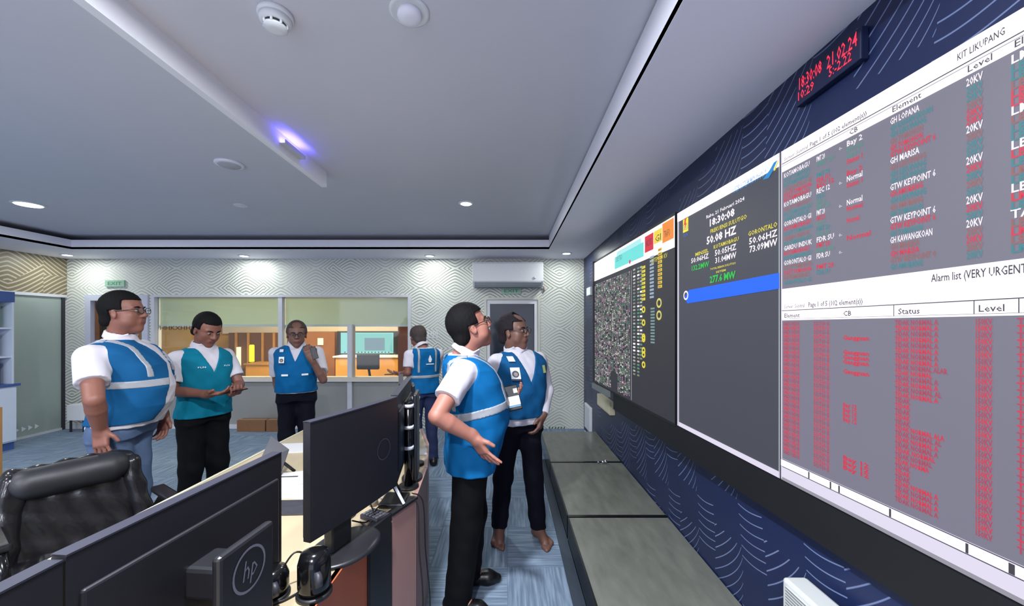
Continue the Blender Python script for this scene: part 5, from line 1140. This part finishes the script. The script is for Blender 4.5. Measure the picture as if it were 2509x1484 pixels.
    for sd in 'RL':
        hip, kn, an = J['hip'+sd], J['kn'+sd], J['an'+sd]; F.add(cap(hip+[0, 0, 0.02], kn, 0.092*tr, 0.074*tr), 0.06); e2 = np.array([an[0], an[1], S.get('cuff', 0.055)]); F.add(cap(kn, e2+(kn-an)*0.02, 0.074*tr, 0.066*tr), 0.03)
    F.offs(lambda X, Y, Z: 0.0028*np.sin(Z*38+X*14)*np.sin(X*30+Y*26+Z*7)+0.003*np.sin(Z*60+Y*20)*np.clip(0.35-Z, 0, 0.25)*3)
    zc_ = S.get('cuff', 0.055); F.inter(lambda X, Y, Z: zc_-Z+0*X+0*Y); F.mesh('trousers', S['trm'], root)
    if not S.get('bare'):
        for sd in 'RL':
            an = J['an'+sd]; fd = nrm(J['ft'+sd]); a0 = np.array([an[0], an[1], 0.0]); F = Field(a0-[0.3, 0.3, 0.01], a0+[0.3, 0.3, 0.16], 0.005)
            F.add(cap(a0-fd*0.045+[0, 0, 0.038], a0+fd*0.12+[0, 0, 0.034], 0.042, 0.040), 0.0); F.add(cap(a0+fd*0.12+[0, 0, 0.03], a0+fd*0.175+[0, 0, 0.026], 0.042, 0.026), 0.03); F.add(cap(a0-fd*0.02+[0, 0, 0.06], a0-fd*0.01+[0, 0, 0.10], 0.042), 0.03)
            F.inter(lambda X, Y, Z: 0.001-Z+0*X+0*Y); F.mesh('shoe', SHOE, root)
    return root, P, hp
PN = [(0.44, 0.0, 0.118, 0.180), (0.50, 0.0, 0.122, 0.182), (0.55, 0.0, 0.118, 0.174), (0.60, 0.005, 0.112, 0.162), (0.66, 0.01, 0.115, 0.165), (0.74, 0.008, 0.118, 0.180), (0.785, 0.0, 0.110, 0.186), (0.806, -0.008, 0.098, 0.172), (0.820, -0.012, 0.084, 0.132), (0.834, -0.014, 0.070, 0.085)]
def belly(extra, w=0.0):
    r = []
    for z, cx_, b, a in PN:
        e = extra*math.exp(-((z-0.625)/0.10)**2)+extra*0.35*math.exp(-((z-0.74)/0.07)**2); r.append((z, cx_+e*0.62, b+e*0.55+w*0.5*(z < 0.82), a+w*(z < 0.82)))
    return r
def rel(p, loc): return np.array(p)-np.array(loc)
def mk(loc, th, H, hw=0.185, ftsep=0.10, toe=0.25, leg=None):
    """default joints in world axes relative to loc for a standing figure"""
    B = rotz(th); J = {}
    for sd, sg in (('R', -1), ('L', 1)):
        J['sh'+sd] = B@np.array((-0.01, sg*(hw-0.006), 0.785*H)); J['el'+sd] = B@np.array((-0.03, sg*(hw+0.06), 0.63*H)); J['wr'+sd] = B@np.array((0.03, sg*(hw+0.07), 0.485*H))
        J['hip'+sd] = B@np.array((0, sg*0.085, 0.50*H)); J['kn'+sd] = B@np.array((0.015, sg*(0.085+ftsep)/2, 0.28*H)); J['an'+sd] = B@np.array((-0.02, sg*ftsep, 0.075)); J['ft'+sd] = B@np.array((math.cos(toe), sg*math.sin(toe), 0))
    J['head'] = B@np.array((0.02, 0, 0.925*H)); return J
BROWN = skin('brown_skin', (128, 82, 68)); TAN = skin('tan_skin', (160, 106, 90)); DARK = skin('dark_brown_skin', (112, 78, 66))
def build_people():
    # 1 heavy man, left, right hand on the leather chair
    loc = (-2.44, 2.45, 0); th = math.radians(12); J = mk(loc, th, 1.77, 0.215)
    J['elR'] = rel((-2.27, 2.13, 1.150), loc); J['wrR'] = rel((-2.345, 2.235, 0.955), loc); J['shR'] = rel((-2.415, 2.245, 1.372), loc)
    J['elL'] = rel((-2.475, 2.690, 1.13), loc); J['wrL'] = rel((-2.37, 2.67, 0.94), loc); J['head'] = np.array((0.03, -0.01, 1.635))
    person('person', 'heavy man in an open blue vest and jeans resting one hand on the leather chair', loc, th, dict(H=1.77, prof=belly(0.115, 0.022), J=J, head=(14, 4), skin=BROWN, hs=1.06, fat=0.010, ht=0.011,
        handR=((0.20, -0.15, -1.0), (-0.1, 0.8, -0.2), [0.25, 0.3, 0.3, 0.35], 0.25), handL=((0, 0, -1), (0, -1, 0)), arm=1.22, vest=VBLUE, glasses=True, gap=0.125, gapy=0.075, vneck=0.70, vest_hem=0.545, shirt_hem=0.530,
        bands=[(0.680, 0.022)], vbands=[(-0.115, 0.70, 0.86, 0.016, 1), (0.125, 0.70, 0.86, 0.016, 1), (-0.125, 0.70, 0.86, 0.016, -1), (0.125, 0.70, 0.86, 0.016, -1)], trm=JEAN, shw=0.215, trw=1.12))
    # 2 man in teal vest looking at his telephone
    loc = (-2.385, 3.045, 0); th = math.radians(-26); J = mk(loc, th, 1.67, 0.175)
    J['elR'] = rel((-2.462, 2.85, 1.078), loc); J['wrR'] = rel((-2.19, 2.835, 1.057), loc); J['elL'] = rel((-2.19, 3.17, 1.078), loc); J['wrL'] = rel((-2.09, 2.94, 1.05), loc)
    J['head'] = rel((-2.336, 3.02, 1.524), loc)
    person('person', 'slim man in a teal vest and black trousers looking down at a telephone', loc, th, dict(H=1.67, prof=belly(0.02, -0.004), J=J, head=(-22, -26), skin=BROWN, hs=1.03,
        handR=((0.95, 0.10, 0.05), (0.1, 0.2, 1), [0.35]*4, 0.05), handL=((0.7, -0.6, 0.05), (-0.2, 0, 1), [0.5]*4, 0.05), vest=VTEAL, ht=0.010, vneck=0.715, vest_hem=0.515, ph=2.0, sleeve=0.72,
        patch=[(1, -0.085, 0.745, 0.05, 0.012, WHITEP, 'chest_lettering'), (1, 0.085, 0.745, 0.05, 0.012, WHITEP, 'chest_lettering')], trm=TRB))
    # 3 man by the window with a hand at his chin
    loc = (-2.14, 3.94, 0); th = math.radians(-66); J = mk(loc, th, 1.64, 0.195)
    J['shR'] = rel((-2.31, 3.86, 1.265), loc)*0+J['shR']
    J['elR'] = rel(at(678, 938, 3.98), loc); J['wrR'] = rel(at(692, 985, 3.90), loc); J['elL'] = rel(at(792, 930, 3.80), loc); J['wrL'] = rel(at(764, 880, 3.72), loc)
    J['head'] = rel(at(727, 820, 3.90), loc)
    person('person', 'man in a blue vest before the window holding one hand to his chin', loc, th, dict(H=1.64, prof=belly(0.05, 0.008), J=J, head=(-62, -3), skin=DARK, hs=1.04, glasses=True, hair='receding', hairm=HAIRG,
        handR=((0.1, -0.1, -1), (0.8, 0.3, 0)), handL=((-0.32, -0.15, 0.9), (-0.5, 0.8, 0.2), [0.6]*4, 0.04), vest=VBLUE2, vneck=0.735, vest_hem=0.55, ph=4.0, sleeve=0.72,
        patch=[(1, -0.115, 0.745, 0.05, 0.075, WHITEP, 'id_card'), (1, -0.12, 0.80, 0.035, 0.04, WHITEP, 'shoulder_patch'), (1, 0.085, 0.66, 0.06, 0.018, WHITEP, 'pocket_flap'), (1, -0.085, 0.66, 0.06, 0.018, WHITEP, 'pocket_flap')], trm=TRN, trw=0.95))
    # 4 man seen from behind, far end of the console
    loc = (-0.93, 4.33, 0); th = math.radians(122); J = mk(loc, th, 1.58, 0.175)
    J['elL'] = rel(at(1000, 912, 4.20), loc); J['wrL'] = rel(at(985, 916, 4.42), loc); J['elR'] = rel(at(1062, 930, 4.60), loc); J['wrR'] = rel(at(1040, 920, 4.8), loc); J['head'] = rel(at(1024, 826, 4.38), loc)
    person('person', 'balding man seen from behind in a blue vest with a white back logo', loc, th, dict(H=1.58, prof=belly(0.05, 0.0), J=J, head=(125, -12), skin=BROWN, hair='fringe', hairm=HAIRG, res=0.007,
        handR=((-0.8, 0.3, 0), (0, 0, 1)), handL=((-0.95, 0.1, 0.05), (0.1, 0.2, 1), [0.3]*4), vest=VBLUE2, vneck=0.72, vest_hem=0.52, bands=[(0.635, 0.016)], vbands=[(0.095, 0.665, 0.85, 0.012, -1), (-0.10, 0.665, 0.85, 0.012, -1)],
        patch=[(-1, -0.02, 0.755, 0.06, 0.08, WHITEP, 'back_logo')], trm=JEAND, trw=0.88, sleeve=0.7))
    # 5 stout man with hand on hip, nearest the displays' aisle
    loc = (-0.215, 2.19, 0); th = math.radians(14); J = mk(loc, th, 1.68, 0.190, 0.09, 0.15)
    J['shR'] = rel((-0.235, 2.015, 1.308), loc); J['elR'] = rel((-0.335, 1.845, 1.125), loc); J['wrR'] = rel((-0.165, 1.925, 1.000), loc)
    J['shL'] = rel((-0.235, 2.37, 1.308), loc); J['elL'] = rel((-0.165, 2.47, 1.10), loc); J['wrL'] = rel((-0.045, 2.335, 1.115), loc)
    J['anR'] = rel((-0.27, 2.11, 0.08), loc); J['anL'] = rel((-0.235, 2.335, 0.08), loc); J['knR'] = rel((-0.225, 2.12, 0.47), loc); J['knL'] = rel((-0.205, 2.28, 0.47), loc)
    J['ftR'] = np.array((0.93, -0.25, 0)); J['ftL'] = np.array((1.0, 0.12, 0)); J['head'] = rel((-0.205, 2.17, 1.545), loc)
    person('person', 'stout black-haired man with a hand on his hip gazing up at the displays', loc, th, dict(H=1.68, prof=belly(0.085, 0.008), J=J, head=(18, 20), skin=TAN, hs=1.05, fat=0.008, lean=(-0.03, 0), glasses=True, ht=0.016,
        handR=((0.50, 0.12, -0.80), (0.5, 0.6, 0.3), [0.06, 0.12, 0.18, 0.24], 0.50), handL=((0.9, -0.15, 0.25), (0, -0.2, 1), [0.5]*4, 0.05), arm=1.12, vest=VBLUE2, vneck=0.705, vest_hem=0.455, shirt_hem=0.51, bands=[(0.645, 0.022)], bandtilt=0.22,
        vbands=[(-0.115, 0.655, 0.85, 0.013, 1), (0.115, 0.655, 0.85, 0.013, 1), (-0.12, 0.655, 0.85, 0.013, -1), (0.12, 0.655, 0.85, 0.013, -1)], gap=0.0, ph=1.0, trm=TRB, trw=1.12, res=0.0055, neckx=-0.03))
    # 6 barefoot man behind him
    loc = (0.085, 2.78, 0); th = math.radians(-60); J = mk(loc, th, 1.66, 0.185)
    J['elL'] = rel(at(1338, 955, 2.86), loc); J['wrL'] = rel(at(1330, 1015, 2.74), loc); J['elR'] = rel(at(1192, 960, 2.80), loc); J['wrR'] = rel(at(1200, 1030, 2.72), loc)
    J['anR'] = rel((-0.06, 2.86, 0.075), loc); J['anL'] = rel((0.225, 2.84, 0.075), loc); J['knR'] = rel((-0.03, 2.80, 0.46), loc); J['knL'] = rel((0.19, 2.80, 0.46), loc)
    J['ftR'] = np.array((-0.05, -1.0, 0)); J['ftL'] = np.array((0.45, -0.9, 0)); J['head'] = rel(at(1260, 814, 2.76), loc)
    person('person', 'barefoot man in a blue vest with an identity card, looking sideways at the displays', loc, th, dict(H=1.66, prof=belly(0.03, 0.004), J=J, head=(-28, 3), skin=DARK, hs=1.03, glasses=True, hair='receding', hairm=mat('dark_grey_hair', (34, 30, 34), 0.75, ns=90, var=0.4, bump=0.5), bare=True,
        handR=((0.1, -0.1, -1), (0.8, 0.3, 0)), handL=((-0.3, -0.2, -1), (-0.8, 0.3, 0)), sleeve=1.5, vest=VBLUE, vneck=0.70, vest_hem=0.555, shirt_hem=0.525, ph=3.0,
        patch=[(1, -0.12, 0.742, 0.065, 0.09, WHITEP, 'id_card'), (1, -0.13, 0.80, 0.045, 0.05, WHITEP, 'shoulder_patch'), (1, 0.11, 0.755, 0.032, 0.055, mat('yellow_green_badge', (176, 186, 112), 0.5), 'chest_badge')], trm=TRN, cuff=0.085, trw=0.92, res=0.0055))
build_people()
# ---------------------------------------------------------------- telephones in hands
def phone(A, u, v, label, lit, w_=0.075, h_=0.155):
    """A centre, u along its width, v along its height"""
    u = nrm(u); v = np.array(v, float); v = nrm(v-u*(u@v)); n = np.cross(u, v); r = empty('mobile_phone', A, label, 'mobile phone'); M = Matrix([[u[0], v[0], n[0], 0], [u[1], v[1], n[1], 0], [u[2], v[2], n[2], 0], [0, 0, 0, 1]])
    MB().box(-w_/2, w_/2, -h_/2, h_/2, -0.004, 0.004, M).build('body', BLACKG, r, bev=0.003)
    pl = Plane((0, 0, 0), u, v); pl.rect(-w_/2+0.004, -h_/2+0.006, w_/2-0.004, h_/2-0.006, em((36, 38, 44), 1.0), 0.0045)
    if lit:
        pl.rect(-w_/2+0.004, -h_/2+0.03, w_/2-0.004, h_/2*0.10, em((235, 238, 248), 1.3), 0.0052); pl.rect(w_*0.12, h_*0.16, w_/2-0.006, h_*0.34, em((220, 224, 236), 1.2), 0.0052); pl.rect(-w_/2+0.006, -h_/2+0.02, w_/2-0.006, -h_/2+0.028, em((120, 190, 240), 1.0), 0.0052)
    pl.build('screen', r); return r
phone(at(577, 958, 2.87), (0.25, 0.95, 0.0), (1.0, -0.1, 0.22), 'dark telephone held by the man in the teal vest', False)
phone(at(1257, 974, 2.27), (0.93, 0.15, 0.18), (-0.15, 0.35, 0.95), 'telephone with a lit white screen held by the stout man', True, 0.08, 0.15)
phone(at(962, 916, 4.45), (0.1, 0.9, 0), (1, -0.05, 0.03), 'dark telephone held out flat by the man seen from behind', False, 0.08, 0.17)
phone(at(770, 864, 3.70), (0.9, 0.3, 0.3), (-0.25, 0.1, 0.9), 'black telephone at the mouth of the man before the window', False, 0.05, 0.12)
# ---------------------------------------------------------------- leather executive chair
LEA = mat('black_leather', (26, 25, 28), 0.24, ns=14, var=0.25, bump=0.25)
lc = empty('leather_chair', (-2.12, 1.95, 0), 'black leather executive chair with a padded head roll, at the desk', 'chair')
P0 = np.array((-2.40, 1.83)); P1 = np.array((-2.15, 2.22)); ax = nrm((*(P1-P0), 0)); fr = np.array((ax[1], -ax[0], 0.0)); base = np.array((*((P0+P1)/2), 0.0)); off_ = np.array((-2.12, 1.95, 0.0))
tl = 0.22; upv = nrm(np.array((0, 0, 1.0))-fr*tl); nb_ = np.cross(ax, upv); nb_ = nb_ if nb_@fr > 0 else -nb_
R = np.stack([ax, upv, nb_], 1); top = base+np.array((0, 0, 0.865)); ctr = top-upv*0.30-off_
def leather(prims, folds, name, h=0.007, m=LEA):
    lo = np.min([p[1] for p in prims], 0)-0.03; hi = np.max([p[2] for p in prims], 0)+0.03; F = Field(lo, hi, h)
    for p in prims: F.add(p, 0.03)
    if folds: F.offs(folds)
    return F.mesh(name, m, lc)
def fold1(X, Y, Z):
    px, py, pz_ = X-ctr[0], Y-ctr[1], Z-ctr[2]; u_ = px*R[0, 0]+py*R[1, 0]+pz_*R[2, 0]; v_ = px*R[0, 1]+py*R[1, 1]+pz_*R[2, 1]
    return 0.0045*np.sin(u_*70+6*v_+2*np.sin(v_*14))+0.003*np.sin(v_*55+u_*22)
leather([rbox(ctr, (0.235, 0.30, 0.055), 0.05, R)], fold1, 'backrest')
RL_ = np.stack([nrm(ax+upv*0.12), nrm(upv-ax*0.12), nb_], 1); RR_ = np.stack([nrm(ax-upv*0.16), nrm(upv+ax*0.16), nb_], 1)
RR_ = np.stack([nrm(ax+upv*0.16), nrm(upv-ax*0.16), nb_], 1); RL_ = np.stack([nrm(ax-upv*0.10), nrm(upv+ax*0.10), nb_], 1)
sideL = rbox(ctr-ax*0.225+nb_*0.02-upv*0.01, (0.045, 0.28, 0.07), 0.04, RL_); sideR = rbox(ctr+ax*0.245+nb_*0.02-upv*0.02, (0.045, 0.28, 0.07), 0.04, RR_)
leather([sideL], fold1, 'bolster'); leather([sideR], fold1, 'bolster')
leather([cap(ctr+upv*0.215-ax*0.15+nb_*0.05, ctr+upv*0.215+ax*0.13+nb_*0.05, 0.075, 0.078)], lambda X, Y, Z: 0.0012*np.sin(X*60+Z*50), 'head_roll', m=mat('matte_black_leather', (30, 30, 34), 0.5, ns=20, var=0.2, bump=0.1))
seat_c = base+fr*0.30+np.array((0, 0, 0.40))-off_; RS = np.stack([ax, fr, np.array((0, 0, 1.0))], 1)
leather([rbox(seat_c, (0.25, 0.25, 0.06), 0.05, RS)], lambda X, Y, Z: 0.002*np.sin(X*50+Y*20), 'seat')
for sg in (-1, 1):
    a0 = seat_c+ax*sg*0.27; pts = [a0-fr*0.10+[0, 0, 0.12], a0+fr*0.06+[0, 0, 0.25], a0+fr*0.20+[0, 0, 0.26], a0+fr*0.27+[0, 0, 0.18], a0+fr*0.24+[0, 0, 0.0]]
    arm_ = MB().tube(pts, 0.022, 12).build('armrest', BLACKG, lc); MB().box(-0.03, 0.03, -0.13, 0.13, 0, 0.03, Matrix.Translation(Vector(a0+fr*0.10+[0, 0, 0.262])) @ Matrix.Rotation(math.atan2(fr[1], fr[0])-PI/2, 4, 'Z')).build('arm_pad', LEA, arm_, bev=0.01)
g0 = base+fr*0.28-off_
MB().lathe([(0.03, 0.09), (0.03, 0.35)], g0, 16).build('column', mat('chrome', (210, 206, 216), 0.15, 1.0), lc); c = MB()
for i in range(5): a_ = 2*PI*i/5+0.3; c.tube([(g0[0], g0[1], 0.10), (g0[0]+0.30*math.cos(a_), g0[1]+0.30*math.sin(a_), 0.065)], [0.03, 0.018], 10)
c.build('base', BLACKG, lc)
for i in range(5): a_ = 2*PI*i/5+0.3; MB().lathe([(0.026, -0.018), (0.028, 0), (0.026, 0.018)], (0, 0, 0), 16, Matrix.Translation((g0[0]+0.30*math.cos(a_), g0[1]+0.30*math.sin(a_), 0.029)) @ Matrix.Rotation(PI/2, 4, 'X')).build('castor', BLACK, lc)
